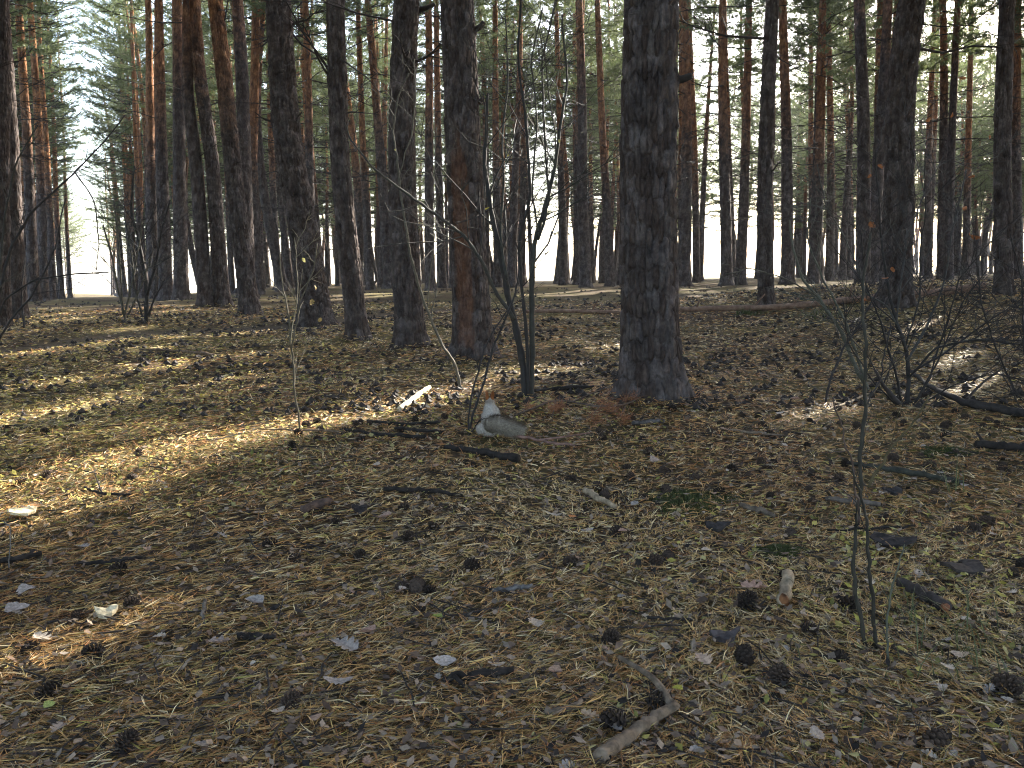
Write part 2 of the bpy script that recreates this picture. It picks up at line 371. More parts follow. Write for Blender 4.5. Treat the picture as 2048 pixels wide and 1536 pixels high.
def bendcurve(rng, H, amp=0.16, lean=0.25):
    a, b, c, d = rng.normal(0, amp, 4); lx, ly = rng.normal(0, lean, 2); ka, kb = rng.uniform(0.25, 0.55, 2)
    def f(z):
        z = np.asarray(z, float); return lx * (z / H) + a * (np.sin(z * ka + c * 9) - math.sin(c * 9)), ly * (z / H) + b * (np.sin(z * kb + d * 9) - math.sin(d * 9))
    return f
PROTO = []
def make_proto(i, rng, H, zc, r0, rmax, per, blades, dens, dbr, lowd):
    cv = bendcurve(rng, H); wh = []; mb = MB(); z = 0.9 + rng.uniform(0, 0.4)
    while z < zc + 1.5:
        k = rng.integers(2, 5); a0 = rng.uniform(0, 6.28)
        for q in range(k):
            a = a0 + q * 6.28 / k + rng.normal(0, 0.3); wh.append((z, a % 6.283, rng.uniform(0.5, 1.0)))
            if z > lowd and rng.random() < dbr:
                cx, cy = cv(np.array([z])); rr = r0 * (1 - 0.9 * (z / H) ** 0.85)
                d = np.array([math.cos(a), math.sin(a), rng.normal(0.08, 0.22)])
                L = rng.uniform(0.25, 1.0) if z < 2.6 else rng.uniform(0.5, 0.9 + 0.26 * min(z, 7))
                dead_branch(mb, np.array([cx[0] + d[0] * rr * 0.8, cy[0] + d[1] * rr * 0.8, z]), norm(d), L, rng.uniform(0.011, 0.02), rng, subs=int(4 + 3 * L))
        z += rng.uniform(0.32, 0.6)
    rz = np.concatenate([[-0.3, -0.1, 0, 0.05, 0.1, 0.2, 0.3], np.arange(0.4, 9, 0.1), np.arange(9, H + 0.01, 0.5)])
    tr = make_trunk('trunk', cv, r0, H, 18, rz, rng, 0.010, wh)
    fo, wd = make_crown('crown', rng, zc, H, rmax, per, blades, cv, dens)
    for m_, k in ((tr, 'bark'), (fo, 'foliage'), (wd, 'twig')): m_.materials.append(M[k])
    bm_ = mb.mesh('dead_branches'); bm_.materials.append(M['twig'])
    PROTO.append(dict(H=H, zc=zc, r0=r0, trunk=tr, crown=fo, wood=wd, dead=bm_, curve=cv))
R1 = np.random.default_rng(21)
for i in range(7): make_proto(i, R1, R1.uniform(12.2, 14.5), R1.uniform(5.2, 7.0), R1.uniform(0.125, 0.155), R1.uniform(1.8, 2.3), 5, 12, 1.3, 1.0, 1.6)
for i in range(4): make_proto(i, R1, R1.uniform(11, 13), R1.uniform(3.2, 4.6), R1.uniform(0.11, 0.14), R1.uniform(2.6, 3.3), 5, 12, 1.35, 0.9, 1.4)
for i in range(2): make_proto(i, R1, 17, 6.0, 0.14, 2.7, 6, 15, 1.8, 0.3, 3)   # tall crowns, thickened to keep the sun off the ground

# spots of sunlight on the ground: gaps in the canopy lie on the lines from these spots to the sun  (px, py, radius m)
SPOTS = [(0, 1035, .22), (40, 1010, .23), (100, 985, .23), (185, 955, .23), (280, 925, .22), (390, 895, .22), (480, 880, .2), (560, 862, .2), (610, 856, .16),
         (60, 1090, .12), (845, 795, .22), (820, 820, .15), (300, 698, .09), (420, 712, .1), (250, 658, .12), (120, 640, .16), (60, 705, .10), (190, 690, .10), (330, 735, .09), (110, 765, .10), (450, 760, .09), (520, 735, .08), (200, 800, .10), (60, 830, .10), (330, 675, .12), (480, 668, .12), (40, 665, .14), (600, 640, .10),
         (1880, 785, .12), (1955, 765, .12), (1930, 722, .13), (1870, 655, .18), (1660, 830, .14), 
         (700, 595, .5), (760, 588, .5), (1130, 588, .6), (1330, 580, .7), (1420, 590, .4), (1250, 690, .25), (1060, 745, .2), (480, 790, .15), (230, 610, .6), (200, 622, .5), (350, 615, .4),
         (215, 1241, .04), (90, 1306, .04)]
SP = [(gp(a, b), r) for a, b, r in SPOTS]
# and on some trunks, whose right flank catches the light
SP += [(at(a, b, D), r) for a, b, D, r in ((585, 215, 10.4, .28), (598, 300, 10.4, .28), (606, 360, 10.4, .2), (402, 440, 15, .3), (408, 530, 15, .3), (395, 300, 15, .3), (24, 180, 13.5, .3), (30, 300, 13.5, .3), (36, 420, 13.5, .3), (270, 200, 30, .5), (272, 300, 30, .5), (60, 250, 22, .4), (66, 120, 26, .4), (88, 330, 32, .5), (690, 470, 9, .15), (1348, 250, 5.6, .12))]
def beam_hits(px, py, r, ztop, n=99):               # would a trunk here stand in one of the beams?
    for g, rr in SP[:n]:
        t = ((px - g[0]) * SUN[0] + (py - g[1]) * SUN[1]) / (SUN[0] ** 2 + SUN[1] ** 2)
        if t < 0 or g[2] + t * SUN[2] > ztop: continue
        if math.hypot(g[0] + t * SUN[0] - px, g[1] + t * SUN[1] - py) < r + rr * 0.7: return True
    return False
def carve(me, mw):                            # drop the sprays that stand in a beam; None when nothing changes
    n = len(me.vertices); V = np.empty(n * 3, np.float32); me.vertices.foreach_get('co', V); V = V.reshape(-1, 3)
    Wd = V @ np.array(mw.to_3x3()).T + np.array(mw.translation); c = Wd.reshape(-1, 3, 3).mean(1)
    kill = np.zeros(len(c), bool)
    for g, rr in SP:
        q = c - g; t = q @ SUN; kill |= (np.linalg.norm(q - t[:, None] * SUN, axis=1) < rr + 0.06) & (t > 0)
    if kill.sum() < 40: return None
    keep = V.reshape(-1, 3, 3)[~kill].reshape(-1, 3)
    m2 = build_mesh('crown', keep, None, np.arange(len(keep)).reshape(-1, 3), smooth=False); m2.materials.append(M['foliage']); return m2
NCARVE = 0
def near_beam(x, y, z0, z1, R):
    for g, rr in SP:
        t = ((x - g[0]) * SUN[0] + (y - g[1]) * SUN[1]) / (SUN[0] ** 2 + SUN[1] ** 2)
        if t < 0: continue
        zz = g[2] + t * SUN[2]
        if z0 - 3 < zz < z1 + 1 and math.hypot(g[0] + t * SUN[0] - x, g[1] + t * SUN[1] - y) < R: return True
    return False
def add_crown(parent, pr, off, rotz, scale, wood=True):
    global NCARVE
    me = pr['crown']; o = link('crown', me, None, parent, off); o.rotation_euler = (0, 0, rotz); o.scale = (scale,) * 3
    mw = Matrix.Translation(parent.location) @ parent.rotation_euler.to_matrix().to_4x4() @ Matrix.Diagonal((*parent.scale, 1)) @ Matrix.Translation(off) @ Matrix.Rotation(rotz, 4, 'Z') @ Matrix.Diagonal((scale, scale, scale, 1))
    x, y = mw.translation.x, mw.translation.y
    if near_beam(x, y, pr['zc'], pr['H'], 3.0) and NCARVE < 90:
        m2 = carve(me, mw)
        if m2 is not None: o.data = m2; NCARVE += 1; wood = False
    if wood:
        b = link('live_branches', pr['wood'], None, parent, off, 'stuff'); b.rotation_euler = (0, 0, rotz); b.scale = (scale,) * 3

PLACED = []                                    # x, y of every pine
def plain_pine(x, y, pr, label, group, rng, orange=4.0, dia=None, dead=True, wood=True, slim=1.0):
    o = empty('pine_tree', (x, y, zt(x, y)), label, 'pine tree', group)
    s = rng.uniform(0.92, 1.08); o.rotation_euler = (0, 0, rng.uniform(0, 6.28)); o.scale = (s, s, s * rng.uniform(0.94, 1.06))
    if slim != 1: o.scale = (s * slim, s * slim, s); dia = (dia or 0.27) / slim
    t = link('trunk', pr['trunk'], None, o, color=(orange / 10, rng.random(), 0))
    if dia:
        k = dia / (2 * pr['r0'] * s); t.scale = (k, k, 1)
    if dead: link('dead_branches', pr['dead'], None, o, kind='stuff')
    add_crown(o, pr, (0, 0, 0), 0, 1.0, wood); PLACED.append((x, y)); return o

def hero_pine(pts, w, label, orange, D=None, detail=1, scar=None, branches=(), stubs=(), H=None, group=None, rand_br=10, seed=0, knots=True, gauge=None):
    """a pine whose trunk is traced from the foot upwards; pts are photo pixels, w the trunk width in pixels"""
    rng = np.random.default_rng(1000 + seed)
    if D is None: D = gp(*pts[0])[1]
    B = at(pts[0][0], pts[0][1], D); B[2] = zt(B[0], B[1])
    H = H or rng.uniform(15.5, 18); r0 = 0.5 * w * D / F
    P = [np.zeros(3)]
    for a in pts[1:]: P.append(at(a[0], a[1], D) - B)
    P = np.array(P); zk, xk = P[:, 2], P[:, 0]
    sl = (xk[-1] - xk[-2]) / (zk[-1] - zk[-2]) if len(zk) > 1 else 0
    zz = np.concatenate([zk, zk[-1] + np.array([1.5, 3, 6, 14])]); xx = np.concatenate([xk, xk[-1] + sl * np.array([1.4, 2.5, 4.0, 4.5])])
    ph = rng.uniform(0, 6); ya = rng.uniform(0.02, 0.08)
    def cv(z):
        z = np.asarray(z, float)
        x = np.interp(z, zz, xx); e = 0.25 + 0.02 * z
        x = (np.interp(z - e, zz, xx) + 2 * x + np.interp(z + e, zz, xx)) / 4 * ss(-0.01, 0.5, z) + x * (1 - ss(-0.01, 0.5, z))
        return x, ya * (np.sin(z * 0.6 + ph) - math.sin(ph))
    top = zk[-1] + 0.6
    o = empty('pine_tree', B, label, 'pine tree', group); PLACED.append((B[0], B[1]))
    wh = []; z = rng.uniform(0.7, 1.1) if D < 9 else rng.uniform(0.5, 0.9)
    brs = []
    while z < 9:
        k = rng.integers(1, 4); a0 = rng.uniform(0, 6.28)
        for q in range(k):
            a = (a0 + q * 6.28 / k + rng.normal(0, 0.3)) % 6.283; wh.append((z, a, rng.uniform(0.4, 1.0) if knots else 0.25)); brs.append((z, a))
        z += rng.uniform(0.34, 0.6)
    for (sx, sy, ex, ey, rw) in list(branches) + list(stubs):
        q = at(sx, sy, D) - B; wh.append((q[2], (0 if ex > sx else math.pi) - 0.35 * (1 if ex > sx else -1), 1.0))
    sd, dz = {2: (150, 0.011), 1: (96, 0.017), 0: (30, 0.05)}[detail]
    rz = np.concatenate([[-0.3, -0.12], np.arange(-0.06, top, dz), np.arange(top, H, 0.4), [H]])
    link('trunk', make_trunk('trunk', cv, r0, H, sd, rz, rng, {2: 0.011, 1: 0.013, 0: 0.010}[detail] * min(1.3, r0 / 0.13), wh, scar, 0.33), M['bark'], o, color=(orange / 10, 0.5, 0))
    # dead branches and stubs, each its own part
    for bi, (sx, sy, ex, ey, rw) in enumerate(branches):
        a = at(sx, sy, D) - B; b = at(ex, ey, D + rng.uniform(-0.5, 0.3)) - B; mb = MB()
        cx, cy = cv(np.array([a[2]])); a = np.array([cx[0], cy[0], a[2]]) + np.array([np.sign(b[0] - a[0]) * r0 * 0.6, 0, 0]); L = np.linalg.norm(b - a)
        dead_branch(mb, a, (b - a) / L, L, max(0.5 * rw * D / F, 0.006), rng, subs=int(4 + 5 * L), sides=5, droop=0.03)
        link('dead_branch', mb.mesh('dead_branch'), M['twig'], o)
    for (sx, sy, ex, ey, rw) in stubs:
        a = at(sx, sy, D) - B; b = at(ex, ey, D - 0.05) - B; mb = MB(); m = (a + b) / 2 + np.array([0, 0, -0.01])
        mb.tube(np.stack([a, m, b]), 0.5 * rw * D / F * np.array([1.35, 1, 0.8]), 7, wob=0.08, rng=rng); link('branch_stub', mb.mesh('branch_stub'), M['twig'], o)
    cand = [q for q in brs if q[0] > 1.3 + 0.02 * D]; rng.shuffle(cand)
    for (z, a) in cand[:rand_br]:
        cx, cy = cv(np.array([z])); rr = r0 * (1 - 0.9 * (z / H) ** 0.85); d = norm(np.array([math.cos(a), math.sin(a), rng.normal(0.05, 0.25)])); mb = MB()
        L = rng.uniform(0.12, 0.4) if (z < 2.4 or rng.random() < 0.3) else rng.uniform(0.5, 1.1 + 0.2 * z)
        dead_branch(mb, np.array([cx[0] + d[0] * rr * 0.8, cy[0] + d[1] * rr * 0.8, z]), d, L, rng.uniform(0.007, 0.013), rng, subs=int(2 + 5 * L), sides=4)
        link('dead_branch', mb.mesh('dead_branch'), M['twig'], o)
    pr = PROTO[seed % 7]; cx, cy = cv(np.array([pr['zc'] + 1.0])); add_crown(o, pr, (cx[0], cy[0], H - pr['H']), rng.uniform(0, 6.28), 1.0)
    return o

# ------------------------------------------------------------------ the pines one can pick out
HERO = [
 dict(pts=[(1305, 797), (1296, 560), (1294, 300), (1301, 0)], w=108, detail=2, orange=9, rand_br=3,
      label='thickest pine trunk, grey and straight, standing right of the squirrel', stubs=[(1345, 160, 1384, 151, 15), (1300, 300, 1318, 285, 14), (1292, 262, 1302, 250, 14)]),
 dict(pts=[(947, 715), (940, 560), (933, 456), (928, 319), (922, 205), (914, 0)], w=70, detail=2, orange=9, scar=(math.pi * 1.40, 0.55, 0.3, 1.6), rand_br=4,
      label='pine with a rusty orange strip of peeled bark behind the squirrel', stubs=[(950, 60, 968, 44, 10), (955, 205, 966, 196, 9)]),
 dict(pts=[(822, 692), (806, 456), (805, 230), (816, 0)], w=52, detail=1, orange=9, rand_br=5,
      label='dark pine next left of the pine with peeled orange bark', branches=[(835, 128, 884, 108, 8), (790, 130, 778, 95, 7)], stubs=[(836, 20, 870, 8, 9)]),
 dict(pts=[(716, 677), (693, 456), (680, 319), (673, 0)], w=37, detail=1, orange=9, rand_br=5,
      label='slim dark pine between the bowed pine and the two thicker dark ones', branches=[(668, 160, 605, 62, 6), (670, 150, 560, 0, 6), (690, 160, 694, 90, 5)]),
 dict(pts=[(634, 650), (606, 456), (580, 319), (566, 182), (557, 0)], w=58, detail=1, orange=7.5, rand_br=5,
      label='bowed grey pine leaning left with a broad foot on the path edge', branches=[(590, 55, 640, 20, 6), (542, 245, 510, 236, 6), (596, 240, 606, 225, 7), (590, 60, 680, 170, 5)], stubs=[(572, 140, 574, 100, 8)]),
 dict(pts=[(501, 628), (478, 456), (462, 319), (449, 182), (428, 0)], w=34, detail=1, orange=2.4, rand_br=5,
      label='orange-topped pine leaning left, just left of the bowed grey pine', branches=[(440, 50, 455, 0, 5)]),
 dict(pts=[(446, 612), (425, 319), (397, 137), (388, 0)], w=27, detail=1, orange=3.2, rand_br=6, label='pine curving left between the orange-topped pine and its pale-lit neighbour'),
 dict(pts=[(411, 611), (400, 456), (389, 319), (370, 182), (371, 0)], w=25, detail=0, orange=3.4, rand_br=7, D=15.0, label='straight pine with a bright sunlit right edge in the right-hand row of the lane'),
 dict(pts=[(363, 600), (357, 319), (352, 0)], w=27, detail=0, orange=4.2, rand_br=7, D=19.5, label='pine third from the lane end shrub on the right-hand row'),
 dict(pts=[(332, 598), (325, 319), (318, 0)], w=25, detail=0, orange=3.5, rand_br=7, D=21.5, label='pine just right of the lane end shrub, one of a close pair'),
 dict(pts=[(310, 596), (302, 319), (294, 0)], w=20, detail=0, orange=3.0, rand_br=7, D=24.5, label='thinner pine of the close pair behind the lane end shrub'),
 dict(pts=[(496, 604), (489, 319), (484, 140), (474, 0)], w=30, detail=0, orange=4.6, rand_br=7, D=18.0, label='straight dark pine half hidden behind the orange-topped leaning pine'),
 dict(pts=[(515, 598), (503, 319), (508, 150), (511, 0)], w=23, detail=0, orange=2.6, rand_br=7, D=22.5, label='orange pine showing between the bowed pine and the orange-topped pine'),
 dict(pts=[(640, 583), (622, 319), (612, 180), (606, 0)], w=17, detail=0, orange=2.4, rand_br=8, D=28.0, label='orange trunk rising behind the bend of the bowed grey pine'),
 # left row of the lane
 dict(pts=[(4, 652), (8, 137), (3, 0)], w=30, detail=1, orange=6, rand_br=6, label='near dark pine cut by the left edge of the photo'),
 dict(pts=[(40, 628), (28, 319), (14, 130), (2, 0)], w=26, detail=0, orange=5, rand_br=6, D=13.5, label='pine with white sunlit flank next to the left edge pine'),
 dict(pts=[(70, 610), (57, 273), (36, 0)], w=20, detail=0, orange=3, rand_br=7, D=22.0, label='leaning orange pine in the row left of the lane, nearer of two'),
 dict(pts=[(88, 606), (70, 228), (58, 0)], w=18, detail=0, orange=2.8, rand_br=7, D=26.0, label='leaning orange pine in the row left of the lane, farther of two'),
 dict(pts=[(124, 599), (108, 273), (94, 0)], w=11, detail=0, orange=2.6, rand_br=6, D=40.0, label='thin pine in the row left of the lane, just past the last orange one'),
 dict(pts=[(141, 597), (127, 273), (114, 0)], w=8, detail=0, orange=2.6, rand_br=6, D=52.0, label='thinnest pine standing against the lane gap on its left side'),
 dict(pts=[(284, 594), (272, 273), (262, 0)], w=11, detail=0, orange=3.0, rand_br=7, D=34.0, label='thin pine with a bright sunlit flank on the right side of the lane'),
 dict(pts=[(262, 593), (248, 273), (238, 60)], w=9, detail=0, orange=2.8, rand_br=7, D=42.0, label='thin pine next left of the one with the bright flank, by the lane'),
 dict(pts=[(104, 602), (90, 273), (76, 0)], w=14, detail=0, orange=2.8, rand_br=7, D=32.0, label='thin orange pine last before the row left of the lane crowds together'),
 # right of the thick pine and across the middle
 dict(pts=[(1533, 618), (1531, 456), (1534, 319), (1541, 182), (1551, 0)], w=28, detail=1, orange=9, rand_br=5,
      label='crooked dark pine standing in front of the fallen log', branches=[(1530, 72, 1352, 58, 6), (1545, 345, 1562, 318, 5)]),
 dict(pts=[(1480, 580), (1487, 410), (1497, 0)], w=20, detail=0, orange=3.0, rand_br=8, D=25.0, label='orange pine left of the crooked dark pine, behind the fallen log'),
 dict(pts=[(1463, 570), (1455, 319), (1447, 0)], w=20, detail=0, orange=3.6, rand_br=8, D=28.0, label='reddish pine paired with the orange pine behind the fallen log'),
 dict(pts=[(1574, 583), (1573, 273), (1566, 0)], w=23, detail=0, orange=3.3, rand_br=8, D=22.0, label='straight orange pine just right of the crooked dark pine'),
 dict(pts=[(1725, 587), (1726, 273), (1719, 0)], w=26, detail=0, orange=4.5, rand_br=8, D=16.5, label='reddish pine just left of the big dark pine in the thicket'),
 dict(pts=[(1790, 611), (1795, 410), (1794, 228), (1801, 114), (1817, 0)], w=54, detail=1, orange=9, rand_br=6,
      label='big dark pine leaning right behind the bare thicket', branches=[(1835, 100, 2048, 96, 6)]),
 dict(pts=[(1762, 575), (1758, 273), (1762, 0)], w=19, detail=0, orange=3.8, rand_br=8, D=24.0, label='orange-brown pine half hidden by the left side of the big dark pine'),
 dict(pts=[(2008, 589), (2010, 273), (2019, 0)], w=30, detail=1, orange=4.0, rand_br=7, label='pine at the right end of the fallen log'),
 dict(pts=[(2037, 570), (2037, 273), (2036, 0)], w=18, detail=0, orange=3.4, rand_br=7, D=24.0, label='pine at the right edge of the photo behind the log end pine'),
 dict(pts=[(1884, 566), (1883, 273), (1881, 0)], w=18, detail=0, orange=4.0, rand_br=8, D=24.0, label='straight pine right of the big dark pine beyond the log'),
 dict(pts=[(1856, 560), (1862, 273), (1870, 0)], w=14, detail=0, orange=4.0, rand_br=8, D=31.0, label='slim pine leaning right beside the big dark pine'),
 dict(pts=[(1931, 563), (1936, 273), (1942, 0)], w=14, detail=0, orange=2.6, rand_br=8, D=31.0, label='slim orange pine midway between the big dark pine and the log end'),
 dict(pts=[(1172, 578), (1164, 410), (1164, 228), (1158, 0)], w=22, detail=0, orange=4.5, rand_br=9, D=23.0, label='dark brown pine nearest left of the thickest trunk in the far rows'),
 dict(pts=[(1221, 580), (1214, 410), (1206, 273), (1195, 0)], w=17, detail=0, orange=2.6, rand_br=9, D=26.0, label='orange pine leaning left close against the thickest trunk'),
 dict(pts=[(1126, 579), (1122, 364), (1112, 0)], w=14, detail=0, orange=3.6, rand_br=8, D=29.0, label='slim pine behind the right stems of the middle shrub'),
 dict(pts=[(1365, 568), (1363, 273), (1362, 0)], w=16, detail=0, orange=2.8, rand_br=8, D=29.0, label='orange pine showing right beside the thickest trunk'),
 dict(pts=[(1393, 566), (1388, 273), (1378, 0)], w=14, detail=0, orange=2.8, rand_br=8, D=31.0, label='orange pine second to the right of the thickest trunk'),
 dict(pts=[(1626, 558), (1624, 273), (1621, 0)], w=13, detail=0, orange=3.4, rand_br=8, D=36.0, label='pine midway between the crooked pine and the thicket'),
 dict(pts=[(1659, 560), (1659, 273), (1657, 0)], w=16, detail=0, orange=3.2, rand_br=8, D=30.0, label='pine left of the thicket with a reddish middle'),
 dict(pts=[(1704, 560), (1696, 273), (1678, 0)], w=11, detail=0, orange=2.8, rand_br=8, D=40.0, label='thin leaning pine just left of the reddish pine by the thicket'),
 dict(pts=[(741, 583), (727, 319), (716, 0)], w=15, detail=0, orange=2.6, rand_br=8, D=27.0, label='orange pine showing right of the slim dark pine'),
 dict(pts=[(763, 584), (768, 319), (774, 0)], w=12, detail=0, orange=3.0, rand_br=8, D=34.0, label='thin pine left of the dark pine beside the peeled one'),
 dict(pts=[(556, 585), (545, 319), (533, 0)], w=14, detail=0, orange=3.4, rand_br=8, D=33.0, label='thin dark pine left behind the foot of the bowed grey pine'),
 dict(pts=[(884, 580), (876, 319), (872, 0)], w=17, detail=0, orange=3.6, rand_br=8, D=27.0, label='pine showing between the dark pine and the peeled one'),
 dict(pts=[(996, 578), (992, 319), (990, 0)], w=16, detail=0, orange=3.2, rand_br=8, D=28.0, label='pine showing just right of the peeled pine'),
]
for i, h in enumerate(HERO): hero_pine(seed=i, **h)

# ------------------------------------------------------------------ the rest of the plantation, in rows
RDIR = np.array([-math.sin(rad(25.5)), math.cos(rad(25.5))]); RPER = np.array([math.cos(rad(25.5)), math.sin(rad(25.5))])
def fill():
    rng = np.random.default_rng(77); inn, off = [], []
    for k in range(-9, 34):
        v0 = 2.0 + 2.95 * k if k >= 0 else -1.45 + 2.9 * (k + 1)
        u = -22.0
        while u < 130:
            u += rng.uniform(1.35, 2.9)
            v = v0 + (0.25 * ss(20, 40, u) if k == 0 else (-0.2 if k == -1 else 0))
            p = RPER * (v + rng.normal(0, 0.28)) + RDIR * u; x, y = p
            r = math.hypot(x, y)
            if r < 3.2: continue
            b = x / max(y, 0.1); inside = y > 0.5 and abs(b) < 0.60; vis = y > 0.5 and abs(b) < 0.66
            if y > forest_depth(b): continue
            hp = np.array(PLACED); dn = np.min(np.hypot(hp[:, 0] - x, hp[:, 1] - y)) if len(hp) else 9
            if vis:
                left = v < 0
                if y < (11 if left else 21): continue
                if dn < (1.1 if left else 1.5): continue
                if 0 <= k <= 0 and y < 30: continue
                px, py = proj(np.array([x, y, 1.0]))
                if beam_hits(x, y, 0.1, 12, 8) and y < 45: continue
                keep = 1.0 if left else 0.9
                if y > 30: keep *= 0.85 - 0.004 * (y - 30)
                for a, c_, q in ((840, 900, .3), (1050, 1115, .25), (1180, 1205, .3), (1400, 1470, .2), (1490, 1525, .25), (1545, 1560, .4), (180, 232, .05)):
                    if a < px < c_ and y > 26: keep *= q
                if rng.random() > keep: continue
                inn.append((x, y, k, b)); PLACED.append((x, y))
            else:
                if r > 42 or (b < 0 and y > 20 and r > 30) or y < -9: continue
                if dn < 1.6 or beam_hits(x, y, 0.16, 15): continue
                if y < 0 and rng.random() < 0.4: continue
                off.append((x, y, k, b)); PLACED.append((x, y))
    return inn, off
inn, off = fill()
print('fill', len(inn), len(off))
inn.sort(key=lambda t: (0 if t[1] > forest_depth(t[3]) - 13 and t[3] < 0.36 else 1, t[1] * (0.8 if t[3] > 0.33 else 1))); inn = inn[:250]
_gy = np.exp(np.linspace(math.log(1.5), math.log(16), 12)); _gx = np.linspace(-0.62, 0.62, 11)
GRID = np.array([(y * b, y) for y in _gy for b in _gx])
def shade_count(x, y):                        # how much of the ground in view this crown can keep the sun off
    sh = SUN[:2] / np.linalg.norm(SUN[:2]); q = np.array([x, y]) - GRID; t = q @ sh; d = np.abs(q[:, 0] * sh[1] - q[:, 1] * sh[0])
    z = t * math.tan(SUN_EL); return np.sum((d < 2.4) & (z > 5.5) & (z < 17))
off.sort(key=lambda t: -shade_count(t[0], t[1]) + 0.02 * math.hypot(t[0], t[1])); off = off[:92] + [(12.0, 16.3, 0, 0), (13.6, 18.4, 0, 0), (10.4, 14.6, 0, 0), (9.0, 12.3, 0, 0), (14.4, 19.3, 0, 0), (15.6, 20.9, 0, 0)]  # the hand-set positions are extra unseen pines, put in to block stray sun
R2 = np.random.default_rng(404)
for (x, y, k, b) in inn:
    fd = forest_depth(b); edge = y > fd - 22
    pr = PROTO[R2.integers(7, 11)] if (edge and R2.random() < 0.62) or (b > 0.36 and y > 36 and R2.random() < 0.7) else PROTO[R2.integers(0, 7)]
    if 13 < y < 32 and 0.24 < b < 0.60 and R2.random() < 0.6: pr = PROTO[R2.integers(11, 13)]  # thickened crowns swapped in to shade the left middle ground
    if edge: g = ('low-branched pine at the bright far edge of the wood', 'pines at the far edge of the wood')
    elif k < 0: g = ('pine in the dim crowded rows left of the lane', 'pines in the rows left of the lane')
    elif b < -0.15: g = ('pine in the rows behind the leaning trunks right of the lane', 'pines behind the leaning trunks right of the lane')
    elif b < 0.16: g = ('slim pine in the far rows behind the middle shrub', 'pines in the far rows behind the middle shrub')
    elif b < 0.36: g = ('slim pine in the far rows beyond the fallen log', 'pines in the far rows beyond the fallen log')
    else: g = ('slim pine in the dense far stand behind the thicket', 'pines in the far stand behind the thicket')
    qx, _ = proj(np.array([x, y, float(zt(x, y))]))
    for lim, nm in ((215, 'left of the lane'), (460, 'between the lane and the orange-topped leaning pine'), (690, 'around the bowed grey pine'), (900, 'between the slim dark pine and the peeled one'), (1060, 'behind the left stems of the middle shrub'), (1240, 'between the middle shrub and the thickest pine'), (1400, 'close right of the thickest pine'), (1540, 'left of the crooked dark pine'), (1720, 'between the crooked dark pine and the thicket'), (1840, 'behind the big dark leaning pine'), (9999, 'right of the big dark leaning pine')):
        if qx < lim: break
    look = 'far edge pine with low green branches' if edge else ('slim rusty-stemmed pine of the middle rows' if y < 38 else 'thin pine deep in the rows')
    g = (look + ' ' + nm, look.replace('pine', 'pines') + ' ' + nm)
    plain_pine(x, y, pr, g[0], g[1], R2, slim=0.92 if k == -1 else 1.0, orange=R2.uniform(2.2, 5.0), dia=R2.uniform(0.20, 0.33) * (0.75 if k < 0 else 1))
for (x, y, k, b) in off:
    plain_pine(x, y, PROTO[R2.integers(11, 13)], 'pine beside the view, its crown shading the forest floor', 'pines beside the view', R2, orange=4, dead=False, wood=False)
print('carved', NCARVE)

def distant_pines():
    rng = np.random.default_rng(55); tr, fo = MB(), []; m = 0
    while m < 130:
        k = rng.integers(-4, 30); v = (2.3 + 2.95 * k if k >= 0 else -1.65 + 2.9 * (k + 1)) + rng.normal(0, 0.3); u = rng.uniform(30, 105); x, y = RPER * v + RDIR * u; b = x / max(y, 0.1)
        if y < 33 or abs(b) > 0.62 or y > forest_depth(b) + 6: continue
        qx, _ = proj(np.array([x, y, 1.0]))
        if any(a < qx < c_ for a, c_ in ((845, 900), (1050, 1115), (1180, 1205), (1405, 1465), (1490, 1520))): continue
        h = rng.uniform(10, 13); r = rng.uniform(0.085, 0.145); z = zt(x, y); t = np.array([0, 0.03, 0.2, 0.4, 0.7, 1.0]); P = np.stack([x + rng.normal(0, 0.12, 6), y + 0 * t, z - 0.1 + h * t], 1)
        n0 = tr.n; tr.tube(P, r * np.array([1.35, 1, 0.9, 0.75, 0.5, 0.2]), 7, cap=False); hh = np.repeat(h * t, 7); o_ = ss(rng.uniform(1.5, 3), 5.0, hh)[:, None]; tr.C[-1] = np.array([(0.05, 0.039, 0.036)]) * (1 - o_) + o_ * np.array([(0.21, 0.095, 0.045)])
        for _ in range(9):
            a = rng.uniform(0, 6.28); q = np.array([x, y, z + rng.uniform(1.8, 6.5)]); d = np.array([math.cos(a), math.sin(a), rng.normal(0, 0.25)]); L = rng.uniform(0.4, 1.6); tr.tube(np.stack([q, q + d * L * 0.5 + [0, 0, -0.06], q + d * L]), [0.016, 0.012, 0.007], 3, c=(0.03, 0.025, 0.021), cap=False)
        nb = 650; q = np.stack([x + rng.normal(0, 0.8, nb), y + rng.normal(0, 0.8, nb), z + rng.uniform(4.8, 10, nb)], 1); q[:, 2] += 0.25 * np.sin(q[:, 0] * 5) ; d = norm(rng.normal(0, 1, (nb, 3))); sd = norm(np.cross(d, rng.normal(0, 1, (nb, 3)))) * 0.013; fo.append(np.stack([q - sd, q + sd, q + d * 0.2], 1).reshape(-1, 3)); m += 1
    o = link('distant_pines', tr.mesh('distant_pines', tint=True), simple('far_bark', G(0.7, 1.3), 6, tint=True), kind='stuff'); o['label'] = 'mass of thin far pine trunks in the depth of the wood'
    V = np.concatenate(fo); f = link('foliage', build_mesh('distant_foliage', V, None, np.arange(len(V)).reshape(-1, 3), smooth=False), M['foliage'], o, kind='stuff')
distant_pines()

